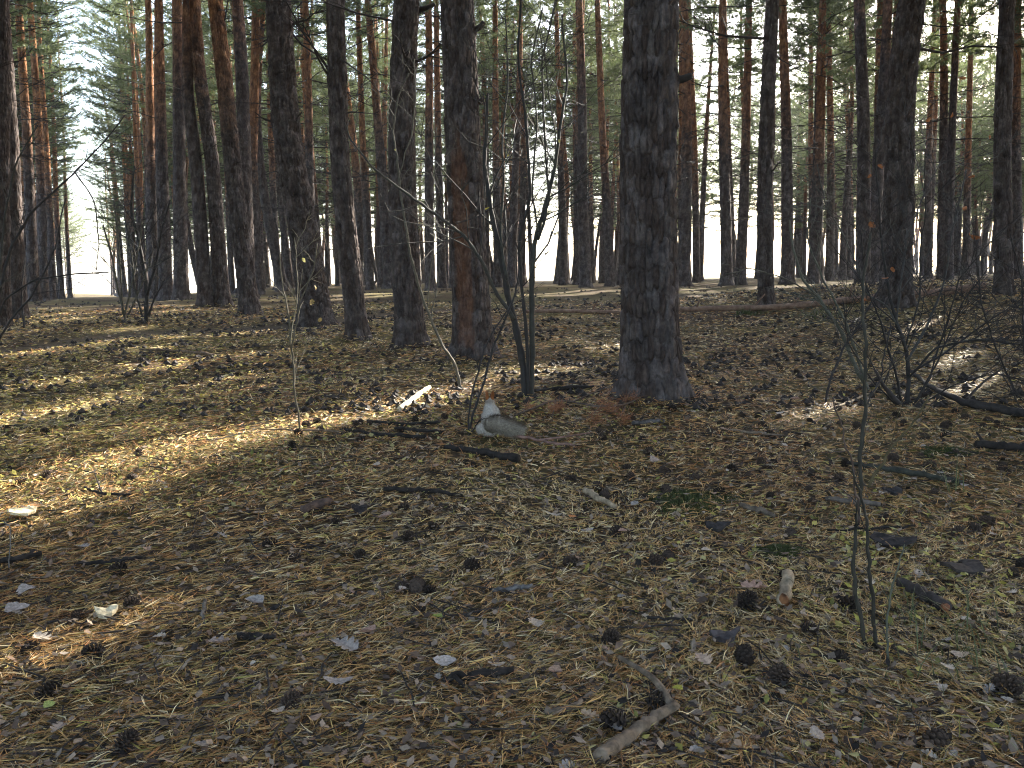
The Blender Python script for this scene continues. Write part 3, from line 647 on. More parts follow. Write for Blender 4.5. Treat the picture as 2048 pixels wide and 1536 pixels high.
#@@PART2
# ------------------------------------------------------------------ fallen log
def pix_path(pts, lift, D=None):
    out = []
    for p in pts:
        q = gp(p[0], p[1]) if D is None else at(p[0], p[1], D); q = q.copy()
        q[2] = zt(q[0], q[1]) + lift; out.append(q)
    return np.array(out)
def resample(P, n):
    P = np.asarray(P, float); s = np.concatenate([[0], np.cumsum(np.linalg.norm(np.diff(P, axis=0), axis=1))]); u = np.linspace(0, s[-1], n)
    k = np.stack([np.interp(u, s, P[:, i]) for i in range(3)], 1); m = k.copy(); m[1:-1] = (k[:-2] + 2 * k[1:-1] + k[2:]) / 4; return m
def fallen_log():
    rng = np.random.default_rng(8)
    A = gp(1050, 629); B = gp(1975, 589); P = A + np.linspace(0, 1, 26)[:, None] * (B - A)
    t = np.linspace(0, 1, 26); R = 0.020 + 0.026 * t ** 0.8
    P[:, 2] = zt(P[:, 0], P[:, 1]); c = np.polyfit(t, P[:, 2], 2); P[:, 2] = np.polyval(c, t) + R + 0.015
    P[:, 1] += 0.10 * np.sin(t * 7); P[:, 2] += 0.012 * np.sin(t * 19)
    o = empty('fallen_log', P[13], 'long thin fallen pine trunk lying across the ground behind the thickest pine', 'log')
    off_ = P[13]; mb = MB(); mb.tube(resample(P - off_, 90), np.interp(np.linspace(0, 1, 90), t, R), 12, wob=0.05, rng=rng); link('trunk', mb.mesh('trunk'), M['log'], o)
    for u in (0.16, 0.3, 0.41, 0.52, 0.6, 0.72, 0.83, 0.91):
        k = int(u * 25); mb = MB(); d = norm(np.array([rng.normal(0.3, 0.4), -0.5, 1.0])); L = rng.uniform(0.06, 0.2)
        mb.tube(np.stack([P[k] - off_, P[k] - off_ + d * (R[k] + L * 0.5), P[k] - off_ + d * (R[k] + L)]), [0.014, 0.01, 0.007], 5); link('branch_stub', mb.mesh('branch_stub'), M['log'], o)
fallen_log()

# ------------------------------------------------------------------ sticks on the ground
GREY, DARK, PALE, BROWN, RED, CREAM = (0.14, 0.105, 0.075), (0.02, 0.016, 0.014), (0.24, 0.185, 0.125), (0.13, 0.09, 0.06), (0.16, 0.095, 0.075), (0.44, 0.37, 0.26)
def stick(pts, w, label, col, sides=9, cat='stick', side=(), name='fallen_stick', lift=0.35, cut=None, seed=0):
    rng = np.random.default_rng(300 + seed); P0 = gp(*pts[0]); 
    ws = w if isinstance(w, (list, tuple)) else (w, w * 0.8)
    Q = np.array([gp(*p) for p in pts]); d = Q[:, 1].mean(); n = max(8, 5 * len(pts)); P = resample(Q, n)
    R = 0.5 * np.interp(np.linspace(0, 1, n), np.linspace(0, 1, len(ws)), ws) * d / F
    P[:, 2] = zt(P[:, 0], P[:, 1]); s = np.linspace(0, 1, n); P[:, 2] = np.polyval(np.polyfit(s, P[:, 2], min(2, n - 1)), s) + R * (lift + 0.4) + 0.018
    P[1:-1] += rng.normal(0, 0.0025, (n - 2, 3)) + 0.12 * R[1:-1, None] * rng.normal(0, 1, (n - 2, 3))
    c = P.mean(0); o = empty(name, c, label, cat); mb = MB(); mb.tube(P - c, R, sides, wob=0.09, rng=rng); link('shaft', mb.mesh('shaft'), M['wood'], o, color=col)
    for q in side:
        B = np.array([gp(*p) for p in q[0]]); B[:, 2] = zt(B[:, 0], B[:, 1]) + 0.036 + np.linspace(0, q[2] if len(q) > 2 else 0.0, len(B)); k = np.argmin(np.linalg.norm(P - B[0], axis=1)); B[0] = P[k]
        B = resample(B, 8); r = 0.5 * q[1] * d / F * np.linspace(1, 0.55, 8); m2 = MB(); m2.tube(B - c, r, 6, wob=0.09, rng=rng); link('side_branch', m2.mesh('side_branch'), M['wood'], o, color=col)
    if cut:
        e = P[-1] - c; t = norm(P[-1] - P[-3]); m3 = MB(); m3.tube(np.stack([e - t * R[-1] * 0.2, e + t * R[-1] * 0.25]), [R[-1] * 1.02, R[-1] * 0.55], sides, wob=0.2, rng=rng); link('broken_end', m3.mesh('broken_end'), M['wood'], o, color=cut)
    return o
ST = [
 dict(pts=[(1200, 1545), (1255, 1497), (1320, 1452), (1350, 1432)], w=(34, 27, 24), label='thick grey forked stick, bent like an elbow, at the bottom edge', col=GREY, side=[([(1335, 1440), (1322, 1402), (1292, 1375), (1262, 1358), (1238, 1343)], 20)]),
 dict(pts=[(1090, 1440), (1135, 1440), (1168, 1420), (1203, 1390)], w=(15, 11, 9), label='thin bent twig with a pale tip left of the elbow-shaped stick', col=GREY, side=[([(1135, 1440), (1105, 1462)], 7)]),
 dict(pts=[(886, 1376), (960, 1369), (1028, 1361)], w=(14, 19, 17), label='dark grey stick lying on a hollow, left above the elbow-shaped stick', col=DARK, side=[([(905, 1376), (925, 1398)], 12)]),
 dict(pts=[(604, 1035), (660, 1016)], w=(17, 16), label='short dark brown broken stick with a reddish end, left of centre', col=(0.075, 0.05, 0.04), cut=(0.2, 0.09, 0.05)),
 dict(pts=[(1170, 994), (1200, 1012), (1232, 1026)], w=(14, 13, 10), label='short pale brown stick below the squirrel to the right', col=PALE),
 dict(pts=[(890, 905), (950, 914), (1037, 932)], w=(10, 14, 16), label='straight black stick just below the squirrel', col=DARK),
 dict(pts=[(798, 828), (830, 806), (859, 783)], w=(10, 12, 9), label='bright cream stick without bark lying in the sun left of the squirrel', col=CREAM, side=[([(812, 818), (800, 806)], 5)]),
 dict(pts=[(1060, 790), (1120, 786), (1188, 782)], w=(7, 9, 8), label='black stick behind the foot of the middle shrub', col=DARK),
 dict(pts=[(735, 850), (800, 857), (880, 853)], w=(6, 7, 5), label='upper dark twig of the little pile left of the squirrel', col=DARK),
 dict(pts=[(690, 868), (770, 880), (852, 884)], w=(5, 7, 8), label='lower dark twig of the little pile left of the squirrel', col=DARK),
 dict(pts=[(790, 866), (840, 870), (888, 874)], w=(6, 7, 6), label='short dark twig between the two others left of the squirrel', col=DARK),
 dict(pts=[(525, 866), (600, 868), (690, 872)], w=(3, 4, 4), label='straight thin twig crossing the foot of the thin sapling', col=BROWN),
 dict(pts=[(1010, 880), (1060, 885), (1110, 897), (1150, 900)], w=(7, 6, 5), label='reddish forked twig in front of the squirrel tail', col=RED, side=[([(1080, 890), (1120, 890), (1180, 880)], 5)]),
 dict(pts=[(1577, 1170), (1572, 1195), (1566, 1222)], w=(26, 25, 25), label='short pale stick pointing at the camera with a rotten orange end', col=PALE, cut=(0.15, 0.065, 0.028)),
 dict(pts=[(1800, 1184), (1848, 1210), (1892, 1238)], w=(22, 25, 25), label='thick dark stick right of the two-stemmed sapling', col=(0.035, 0.028, 0.026), cut=(0.2, 0.08, 0.04)),
 dict(pts=[(768, 990), (850, 991), (925, 1002)], w=(10, 9, 6), label='dark twig lying level below the black stick, left of middle', col=DARK),
 dict(pts=[(1700, 935), (1750, 946), (1800, 955), (1925, 978)], w=(8, 12, 12, 9), label='long dark green-grey stick behind the two-stemmed sapling', col=(0.035, 0.035, 0.028)),
 dict(pts=[(1950, 903), (2000, 906), (2075, 911)], w=(15, 17, 18), label='thick dark stick running out at the right edge', col=DARK, side=[([(1962, 902), (1952, 892)], 8, 0.03)]),
 dict(pts=[(1815, 745), (1865, 786), (1930, 818), (1990, 828), (2070, 842)], w=(7, 9, 11, 14, 16), label='long dark dead branch sloping down right from the thicket', col=(0.03, 0.025, 0.023), side=[([(1930, 818), (1960, 800), (2000, 790)], 6, 0.12)]),
 dict(pts=[(985, 1196), (1030, 1192), (1065, 1186)], w=(8, 11, 9), label='small grey stick in the middle of the needle carpet', col=(0.11, 0.10, 0.095)),
 dict(pts=[(475, 1290), (510, 1291), (552, 1290)], w=(12, 14, 9), label='short black stick among needles, lower left of middle', col=DARK),
 dict(pts=[(412, 1216), (408, 1240), (410, 1262)], w=(8, 8, 7), label='little grey peg of wood pointing at the camera', col=(0.11, 0.092, 0.078)),
 dict(pts=[(-15, 1140), (40, 1133), (85, 1120)], w=(12, 13, 9), label='dark stick cut by the left edge', col=DARK),
 dict(pts=[(150, 1143), (220, 1138), (292, 1126)], w=(7, 9, 6), label='thin black stick left of the lone upright cone', col=DARK),
 dict(pts=[(95, 1262), (140, 1261), (195, 1258)], w=(4, 5, 4), label='thin dark twig below the pale strip of wood on the left', col=DARK),
 dict(pts=[(170, 985), (210, 1000), (262, 998)], w=(5, 6, 4), label='thin dark twig lying across the sunlit streak', col=DARK, side=[([(205, 998), (192, 975)], 4, 0.02)]),
 dict(pts=[(280, 704), (350, 707), (430, 716)], w=(5, 6, 5), label='dark twig on the mound far left below the trail', col=BROWN),
 dict(pts=[(1440, 865), (1500, 873), (1570, 880)], w=(4, 5, 3), label='thin grey twig right of the rusty fallen twig', col=GREY),
 dict(pts=[(1265, 856), (1300, 853), (1328, 850)], w=(8, 9, 7), label='short blackish stick below the thickest pine', col=(0.08, 0.07, 0.065)),
 dict(pts=[(1480, 1022), (1520, 1035), (1550, 1045)], w=(10, 12, 8), label='flat grey splinter of wood right of the moss patch', col=(0.095, 0.073, 0.055)),
 dict(pts=[(1650, 1010), (1700, 1016), (1760, 1022)], w=(9, 12, 10), label='grey-brown splinter beside the two-stemmed sapling', col=(0.09, 0.072, 0.06)),
 dict(pts=[(1655, 1072), (1740, 1070), (1830, 1062)], w=(4, 5, 4), label='thin dark twig crossing behind the two-stemmed sapling', col=DARK),
 dict(pts=[(1235, 1230), (1300, 1248), (1385, 1255)], w=(4, 6, 5), label='thin dark twig between the pale leaf and the lone cone', col=DARK),
 dict(pts=[(1575, 1362), (1640, 1372), (1720, 1374)], w=(6, 7, 5), label='straight dark twig touching the round cone lower right', col=DARK),
 dict(pts=[(1645, 832), (1690, 815), (1745, 790)], w=(4, 5, 4), label='pale thin twig at the foot of the thicket', col=PALE),
]
for i, k in enumerate(ST): stick(seed=i, **k)
def bark_chunk(px, py, w, h, label, rot, seed, col=(0.03, 0.025, 0.024)):
    rng = np.random.default_rng(seed); c = gp(px, py); d = c[1]; a = 0.8 * w * d / F / 2; b = 0.7 * h * d / F / 2 / 0.33
    n = 12; th = np.linspace(0, 6.283, n, endpoint=False); r = 1 + rng.normal(0, 0.16, n); t = 0.012
    X = np.cos(th) * r * a; Y = np.sin(th) * r * b; cr, sr = math.cos(rot), math.sin(rot); X, Y = X * cr - Y * sr, X * sr + Y * cr
    hx = 0.012 + 0.02 * (1 - (np.abs(np.sin(th)) ** 2)) * rng.uniform(0.5, 1.2, n)
    top = np.stack([X, Y, hx + t], 1); mid = np.stack([X * 0.5, Y * 0.5, hx * 0.5 + t * 1.4 + 0.008 + rng.normal(0, 0.003, n)], 1); bot = np.stack([X * 0.94, Y * 0.94, hx], 1)
    V = np.concatenate([bot, top, mid, [[0, 0, 0.035]]]); i = np.arange(n); k = (i + 1) % n
    Q = np.concatenate([np.stack([i, k, n + k, n + i], 1), np.stack([n + i, n + k, 2 * n + k, 2 * n + i], 1)]); T = np.stack([2 * n + i, 2 * n + k, np.full(n, 3 * n)], 1)
    o = link('bark_piece', build_mesh('bark_piece', V, Q, T, smooth=False), M['wood'], None, (c[0], c[1], zt(c[0], c[1])), color=col); tag(o, label, 'bark piece')
bark_chunk(1785, 1095, 110, 34, 'long dark slab of fallen bark right of the two-stemmed sapling', -0.6, 1)
bark_chunk(1925, 1150, 95, 34, 'grey slab of fallen bark near the right edge', 0.3, 2, (0.045, 0.036, 0.032))
bark_chunk(1430, 1066, 62, 14, 'narrow black piece of bark below the moss patch', 0.0, 3, (0.03, 0.026, 0.026))
bark_chunk(1782, 995, 46, 14, 'small black piece of bark behind the two-stemmed sapling', 0.1, 4, (0.03, 0.026, 0.026))
bark_chunk(215, 1241, 66, 14, 'pale strip of split wood lying in a sun fleck, lower left', 0.2, 5, (0.50, 0.42, 0.28))
bark_chunk(1450, 1290, 75, 16, 'dark flat bark right of the lone cone in the lower middle', 0.2, 6, (0.06, 0.05, 0.05))
bark_chunk(720, 1030, 40, 12, 'small dark bark flake beside the reddish-ended stick', 0.2, 7)
bark_chunk(45, 1035, 75, 22, 'pale leaning strip of wood in the sun at the left edge', 0.9, 8, (0.55, 0.46, 0.30))

# ------------------------------------------------------------------ pine cones
def cone_mesh(seed, op):
    rng = np.random.default_rng(seed); mb = MB(); n = 62; L = 0.048
    mb.tube(np.array([[0, 0, 0.002], [0, 0, 0.02], [0, 0, L * 0.95]]), [0.007, 0.009, 0.002], 7, c=(0.5, 0.42, 0.36))
    for i in range(n):
        f = i / n; a = i * 2.39996; z = 0.003 + f * L * 0.92; r = 0.0205 * (math.sin(math.pi * (0.18 + 0.8 * f)) ** 0.8)
        el = (-0.35 + 1.35 * f) * op + (1 - op) * 0.9; er = np.array([math.cos(a), math.sin(a), 0]); et = np.array([-math.sin(a), math.cos(a), 0]); ez = np.array([0, 0, 1.0])
        d = er * math.cos(el) + ez * math.sin(el); up = -er * math.sin(el) + ez * math.cos(el); w = 0.0062 * (1 - 0.45 * f) * rng.uniform(0.85, 1.15)
        b = er * 0.004 + ez * z; tp = b + d * r
        V = [b - et * w * 0.35, b + et * w * 0.35, tp + et * w - d * 0.003, tp - et * w - d * 0.003, tp + up * 0.0032 + et * w * 0.5, tp + up * 0.0032 - et * w * 0.5, tp + d * 0.0018 + up * 0.0012, b + up * 0.0015]
        mb.add(V, [(0, 1, 2, 3), (3, 2, 4, 5)], [(2, 6, 4), (6, 3, 5), (4, 6, 5), (7, 4, 2), (7, 2, 1), (7, 5, 4), (7, 3, 5), (7, 0, 3)])
    return mb.mesh('pine_cone', smooth=False)
CONES = [cone_mesh(i, o) for i, o in enumerate((1.0, 0.9, 0.6, 0.75))]
for m_ in CONES: m_.materials.append(M['cone'])
RC = np.random.default_rng(66)
def cone(x, y, label, group=None, size=1.0, rng=RC):
    me = CONES[rng.integers(0, 4)]; o = bpy.data.objects.new('pine_cone', me); COL.objects.link(o); s = size * rng.uniform(0.66, 1.0)
    th = rng.choice([rng.uniform(1.15, 1.75), rng.uniform(0.2, 1.0)], p=[0.75, 0.25]); o.rotation_euler = (th, 0, rng.uniform(0, 6.28)); o.scale = (s, s, s)
    R_ = Matrix.Rotation(th, 3, 'X'); lo = min((R_ @ Vector((a, b, c)))[2] for a in (-.012, .012) for b in (-.012, .012) for c in (0.004, .044))
    o.location = (x, y, float(zt(x, y)) - lo * s + (0.003 if group else 0.008) - rng.uniform(0.0, 0.009)); g = rng.uniform(0.6, 1.9); o.color = (0.034 * g, 0.023 * g, 0.017 * g, 1)
    return tag(o, label, 'pine cone', group)
SPEC = [((957, 1143), 'lone open cone standing upright in the middle of the needle carpet', 1.1), ((860, 1061), 'upright cone above the middle, right of a curled leaf', 1.0), ((805, 1081), 'big cone just left of the upright cone above the middle', 1.15),
 ((686, 1053), 'dark cone right of the short reddish-ended stick', 1.2), ((832, 1189), 'cone alone left of the small grey stick', 1.1), ((256, 1144), 'open cone at the right tip of the thin black stick', 1.1), ((255, 1216), 'cone above the pale strip of split wood', 1.0),
 ((104, 1389), 'dark cone in the deep needles near the lower left corner', 1.1), ((570, 1421), 'open cone with pale scale edges, lower left of middle', 1.2), ((1292, 1418), 'large cone lying inside the crook of the elbow-shaped stick', 1.25), ((1254, 1468), 'cone just left of the thick arm of the elbow-shaped stick', 1.15),
 ((1209, 1291), 'small round cone above the elbow-shaped stick', 0.95), ((1154, 1134), 'cone standing right of the lone upright one', 1.0), ((1484, 1222), 'large cone left of the short pale stick', 1.3), ((1600, 1266), 'tall cone below the short pale stick', 1.2), ((1570, 1156), 'cone right behind the short pale stick', 1.0),
 ((1492, 1340), 'cone left of the round cone lower right', 1.2), ((1560, 1360), 'round closed cone at the end of a straight dark twig', 1.15), ((1856, 1512), 'big cone near the lower right corner', 1.35), ((2002, 1384), 'dark cone close to the right edge', 1.3), ((242, 1512), 'cone cut low at the bottom left', 1.3),
 ((1690, 1334), 'open cone left of the third stem of the sapling', 1.2), ((1682, 1222), 'cone between the pale stick and the sapling', 1.2), ((1305, 1130), 'left of two cones side by side right of centre', 1.1), ((1338, 1127), 'right of two cones side by side right of centre', 1.1), ((95, 868), 'pair-sized dark cone left above the sunlit streak', 1.2), ((278, 965), 'cone in the middle of the sunlit streak', 1.0), ((712, 1128), 'cone half hidden in needles left of centre', 1.0), ((155, 1235), 'dark cone left of the pale strip of wood', 1.0), ((205, 1312), 'small closed cone below the pale strip of wood', 1.0), ((1255, 842), 'cone beneath the rusty fallen twig', 1.1)]
CP = []
def zone(x, y, what, many):
    if y > 6.2: w_ = 'on the open ground beyond the squirrel, by the dark trunks' if x < 0.4 else 'on the ground between the thickest pine and the fallen log'
    elif y > 4.0: w_ = 'on the mossy ground around the thin lone sapling' if x < -0.5 else ('on the rusty needles around the squirrel and thickest pine' if x < 1.6 else 'under the dark thicket on the right')
    else: w_ = 'in the needle carpet of the lower left' if x < -0.25 else ('in the needle carpet of the lower middle' if x < 0.6 else 'in the needle carpet around the nearest sapling, lower right')
    return what + ' ' + w_, many + ' ' + w_
for (p, lb, s) in SPEC:
    q = gp(*p); cone(q[0], q[1], lb, None, s); CP.append(q[:2])
def scatter(n, d0, d1, rng, bmax=0.62, dens=None):
    out = []
    while len(out) < n:
        d = math.exp(rng.uniform(math.log(d0), math.log(d1))); x = d * rng.uniform(-bmax, bmax)
        if dens is not None and rng.random() > dens(x, d): continue
        if any((x - a) ** 2 + (d - b) ** 2 < 0.04 for a, b in PLACED[:60]): continue
        out.append((x, d))
    return out
clump = lambda x, y: 0.25 + 0.75 * ss(0.42, 0.62, vnoise(np.array([x * 1.3]), np.array([y * 1.1]), 4)[0]) 
for (x, y) in scatter(255, 1.9, 9.5, RC, 0.6, lambda x, y: float(clump(x, y) * (0.08 + 0.92 * ss(1.9, 4.0, y) * ss(-1.9, 0.3, x + 0.2 * y)))):
    cone(x, y, *zone(x, y, 'dark pine cone', 'pine cones'))
def cone_litter():
    rng = np.random.default_rng(9); V, Q = [], []; base = np.array([(-1, -1, -.7), (1, -1, -.7), (1, 1, -.7), (-1, 1, -.7), (-1, -1, .7), (1, -1, .7), (1, 1, .7), (-1, 1, .7)], float) * 0.55
    top = np.array([(0, 0, 1.15), (1.1, 0, 0), (0, 1.1, 0), (-1.1, 0, 0), (0, -1.1, 0)]); V0 = np.concatenate([base, top])
    T0 = np.array([(4, 5, 8), (5, 6, 8), (6, 7, 8), (7, 4, 8), (1, 2, 9), (2, 6, 9), (6, 5, 9), (5, 1, 9), (2, 3, 10), (3, 7, 10), (7, 6, 10), (6, 2, 10), (3, 0, 11), (0, 4, 11), (4, 7, 11), (7, 3, 11), (0, 1, 12), (1, 5, 12), (5, 4, 12), (4, 0, 12)])
    P = scatter(2600, 5.0, 21, rng, 0.62, lambda x, y: float(clump(x, y))); T = []
    for i, (x, y) in enumerate(P):
        a = rng.uniform(0, 6.28); s = rng.uniform(0.017, 0.026); c, s_ = math.cos(a), math.sin(a); W = V0 * rng.uniform(0.8, 1.25, V0.shape) * s * np.array([1.35, 1, 0.95])
        V.append(np.stack([W[:, 0] * c - W[:, 1] * s_ + x, W[:, 0] * s_ + W[:, 1] * c + y, W[:, 2] + float(zt(x, y)) + 0.016], 1)); T.append(T0 + 13 * i)
    o = link('pine_cones', build_mesh('cone_litter', np.concatenate(V), None, np.concatenate(T), smooth=False), M['cone'], kind='stuff', color=(0.026, 0.02, 0.017))
    o['label'] = 'small far pine cones strewn over the forest floor'
cone_litter()

# ------------------------------------------------------------------ dead leaves
def leaf_mesh(seed, lobes):
    rng = np.random.default_rng(seed); n = 13; t = np.linspace(0, 1, n); w = 0.36 * np.sin(math.pi * t ** 0.85) ** 0.7
    if lobes: w = w * (0.42 + 0.66 * np.abs(np.sin(math.pi * t * lobes)))
    w = np.maximum(w * (1 + rng.normal(0, 0.07, n)), 0.006); c1, c2, tw = rng.uniform(0.1, 0.5), rng.uniform(-0.5, 0.7), rng.uniform(-0.6, 0.6)
    V = []
    for i in range(n):
        for s in (-1, -0.5, 0, 0.5, 1):
            x = s * w[i]; V.append((x, t[i] - 0.5, c1 * (t[i] - 0.5) ** 2 + c2 * abs(x) ** 1.4 * 1.5 + tw * x * (t[i] - 0.5) * 1.5 + rng.normal(0, 0.012)))
    i = np.arange(n - 1)[:, None] * 5 + np.arange(4)[None]; Q = np.stack([i, i + 1, i + 6, i + 5], -1).reshape(-1, 4)
    V = np.array(V); V[:, 2] -= V[:, 2].min(); return build_mesh('dead_leaf', V, Q, smooth=True)
LEAVES = [leaf_mesh(i, l) for i, l in enumerate((4, 5, 0, 4, 0, 3))]
for m_ in LEAVES: m_.materials.append(M['leaf'])
LCOL = [(0.38, 0.30, 0.24), (0.44, 0.36, 0.29), (0.27, 0.17, 0.12), (0.36, 0.23, 0.16), (0.30, 0.26, 0.23), (0.48, 0.40, 0.32)]
RL = np.random.default_rng(12)
def leaf(x, y, label, group=None, L=0.05, col=None, rng=RL, rot=None, shape=None, tilt=0.22):
    o = bpy.data.objects.new('dead_leaf', LEAVES[rng.integers(0, 6) if shape is None else shape]); COL.objects.link(o)
    o.rotation_euler = (rng.normal(0, tilt), rng.normal(0, tilt), rng.uniform(0, 6.28) if rot is None else rot); s = L * rng.uniform(0.9, 1.1); o.scale = (s, s, s)
    o.location = (x, y, float(zt(x, y)) + (0.019 if group else 0.028) + 0.1 * L); c = col or LCOL[rng.integers(0, 6)]; g = rng.uniform(0.85, 1.15); o.color = (c[0] * g, c[1] * g, c[2] * g, 1)
    return tag(o, label, 'leaf', group)
GL, PL, RLF = (0.32, 0.275, 0.245), (0.46, 0.38, 0.30), (0.36, 0.22, 0.16)
for (px, py, L, col, rt, sh, lb) in [(1072, 1272, .075, PL, 0.2, 0, 'large bright whitish leaf tilted up in a sun fleck'), (690, 1318, .085, GL, 1.2, 0, 'crumpled grey lobed leaf above the wide grey one'), (678, 1393, .09, GL, 1.5, 1, 'wide grey oak-shaped leaf in the lower left middle'), (736, 1290, .06, RLF, 1.1, 4, 'pinkish leaf right of the crumpled grey one'),
 (1108, 1048, .075, PL, 1.4, 1, 'pale pinkish leaf in the small sun fleck below the squirrel'), (1145, 1050, .035, (0.42, 0.16, 0.05), 1.0, 2, 'small orange leaf beside the pale pinkish leaf'), (1508, 1200, .09, RLF, 0.9, 3, 'large pink-brown lobed leaf left of the short pale stick'), (1406, 1345, .06, (0.42, 0.30, 0.22), 0.4, 0, 'tan leaf standing above the straight dark twig'),
 (55, 1205, .10, GL, 0.8, 1, 'greyish lobed leaf at the left edge, upper of two'), (35, 1243, .10, GL, 1.0, 2, 'greyish smooth leaf at the left edge, lower of two'), (510, 1229, .075, GL, 1.1, 4, 'grey leaf right of the little grey peg'), (85, 1303, .07, PL, 1.0, 3, 'bright tan leaf in the sun fleck, lower left'), (165, 1113, .06, GL, 1.3, 0, 'dull grey leaf above the thin black stick'),
 (1310, 936, .075, (0.40, 0.30, 0.24), 0.3, 1, 'pale tan leaf with pointed lobes below the thickest pine'), (1448, 872, .06, (0.44, 0.28, 0.18), 0.4, 3, 'orange-tan leaf standing right below the thickest pine'), (1590, 811, .075, RLF, 1.5, 4, 'flat pinkish leaf left of the thicket foot'), (1560, 838, .06, GL, 1.4, 2, 'narrow grey leaf left of the thicket foot'), (1920, 1335, .05, (0.45, 0.33, 0.24), 0.8, 1, 'tan leaf near the lower right, upper of a pair'), (1893, 1360, .05, PL, 0.3, 0, 'whitish leaf near the lower right, lower of a pair'),
 (1355, 1405, .03, (0.42, 0.36, 0.06), 1.3, 4, 'small yellow leaf above the elbow-shaped stick'), (875, 1257, .035, (0.28, 0.30, 0.07), 1.4, 4, 'small yellow-green leaf in the lower middle'), (100, 1437, .035, (0.30, 0.32, 0.09), 0.9, 2, 'small light green leaf in the lower left corner'), (890, 1350, .07, (0.34, 0.30, 0.27), 1.5, 2, 'narrow pale leaf above the dark grey stick'), (440, 1312, .07, (0.36, 0.27, 0.22), 1.5, 5, 'flat brown-grey leaf beside the short black stick'), (1180, 1460, .05, (0.36, 0.25, 0.16), 1.1, 3, 'tan leaf by the pale-tipped twig'), (770, 1053, .06, (0.36, 0.24, 0.19), 1.4, 4, 'curled pinkish leaf above the left big cone'), (825, 975, .04, PL, 0.5, 0, 'small pale leaf left below the black stick'), (1245, 1080, .05, RLF, 0.2, 2, 'upright pinkish leaf right of centre'), (1412, 1120, .05, PL, 0.1, 2, 'pale curled leaf standing on edge right of centre'), (735, 830, .05, (0.5, 0.42, 0.33), 0.1, 3, 'tan leaf standing left of the cream stick')]:
    q = gp(px, py); leaf(q[0], q[1], lb, None, 0.85 * L, col, rot=rt, shape=sh, tilt=0.12)
for (x, y) in scatter(215, 1.5, 7.5, RL, 0.6, lambda x, y: 0.45 + 0.55 * float(ss(-0.5, 2.5, x))):
    leaf(x, y, *zone(x, y, 'small faded dead leaf', 'dead leaves'), RL.uniform(0.016, 0.042))

# ------------------------------------------------------------------ needle carpet and small litter
def needles():
    rng = np.random.default_rng(31); N = 165000
    d = np.exp(rng.uniform(math.log(1.25), math.log(15), N)); x = d * rng.uniform(-0.70, 0.70, N)
    tr = np.exp(-(seg_dist(x, d, TRAIL) / 0.42) ** 4); k = rng.random(N) > tr * 0.85; d, x = d[k], x[k]; n = len(d)
    base = rng.uniform(0, 6.283, n); flow = 3.0 * vnoise(x * 1.2, d * 1.2, 2) + rng.normal(0, 0.5, n); al = rng.random(n) < 0.45; base = np.where(al, flow, base)
    X = np.concatenate([x, x]); D = np.concatenate([d, d]); A = np.concatenate([base, base + rng.choice([-1, 1], n) * rng.uniform(0.08, 0.6, n)])
    L = np.tile(rng.uniform(0.035, 0.068, n), 2); cur = rng.normal(0, 0.28, 2 * n); pit = np.abs(rng.normal(0.0, 0.13, 2 * n)) + 0.02; bank = sum(0.055 * np.exp(-((x - a) ** 2 + (d - b - 0.03) ** 2) / 0.09) for a, b in PLACED[:7]); hz = np.tile(0.020 * rng.random(n) ** 1.5 * (0.5 + vnoise(x * 9, d * 9, 6)) + bank, 2)
    up = rng.random(2 * n) < 0.03; pit = np.where(up, rng.uniform(0.3, 0.9, 2 * n), pit)
    wd = 0.00075 * np.maximum(1, D / 2.2) ** 0.85 * rng.uniform(0.8, 1.2, 2 * n)
    z = zt(X, D) + hz
    def pt(f):
        a = A + cur * f; return np.stack([X + np.cos(a) * L * f * np.cos(pit), D + np.sin(a) * L * f * np.cos(pit), z + L * f * np.sin(pit) - 0.25 * L * f * f * np.sin(pit)], 1)
    p0, p1, p2 = pt(0.0), pt(0.5), pt(1.0); sd = np.stack([-np.sin(A), np.cos(A), rng.normal(0, 0.5, 2 * n)], 1) * wd[:, None]
    V = np.stack([p0 - sd, p0 + sd, p1 + sd, p1 - sd, p2], 1).reshape(-1, 3); o = np.arange(2 * n) * 5
    Q = np.stack([o, o + 1, o + 2, o + 3], 1); T = np.stack([o + 3, o + 2, o + 4], 1)
    pal = np.array([(0.54, 0.365, 0.135), (0.43, 0.24, 0.08), (0.31, 0.135, 0.042), (0.030, 0.021, 0.015), (0.27, 0.215, 0.145), (0.66, 0.52, 0.29), (0.36, 0.30, 0.07)])
    f = vnoise(x * 1.1 + 3, d * 0.9, 11) + 0.35 * np.exp(-((x - 0.5) ** 2 + (d - 5.0) ** 2) / 9); pr = np.stack([0.30 - 0.12 * ss(.4, .8, f), 0.22 + 0.15 * ss(.35, .75, f), 0.05 + 0.30 * ss(.45, .85, f), 0.30 + 0 * f, 0.10 + 0 * f, 0.20 * ss(.8, .2, f) + 0.07, 0.05 + 0.30 * ss(-1.0, -3.0, x) * ss(2.5, 4, d)], 1)
    pr = np.cumsum(pr / pr.sum(1, keepdims=True), 1); ci = np.minimum((rng.random(n)[:, None] > pr).sum(1), 6); c = pal[ci] * rng.uniform(0.6, 1.3, (n, 1)); c = np.repeat(np.concatenate([c, c]), 5, 0)
    o = link('pine_needles', build_mesh('needle_carpet', V, Q, T, c, smooth=False), M['needle'], kind='stuff'); o['label'] = 'carpet of fallen brown and straw pine needles'
needles()
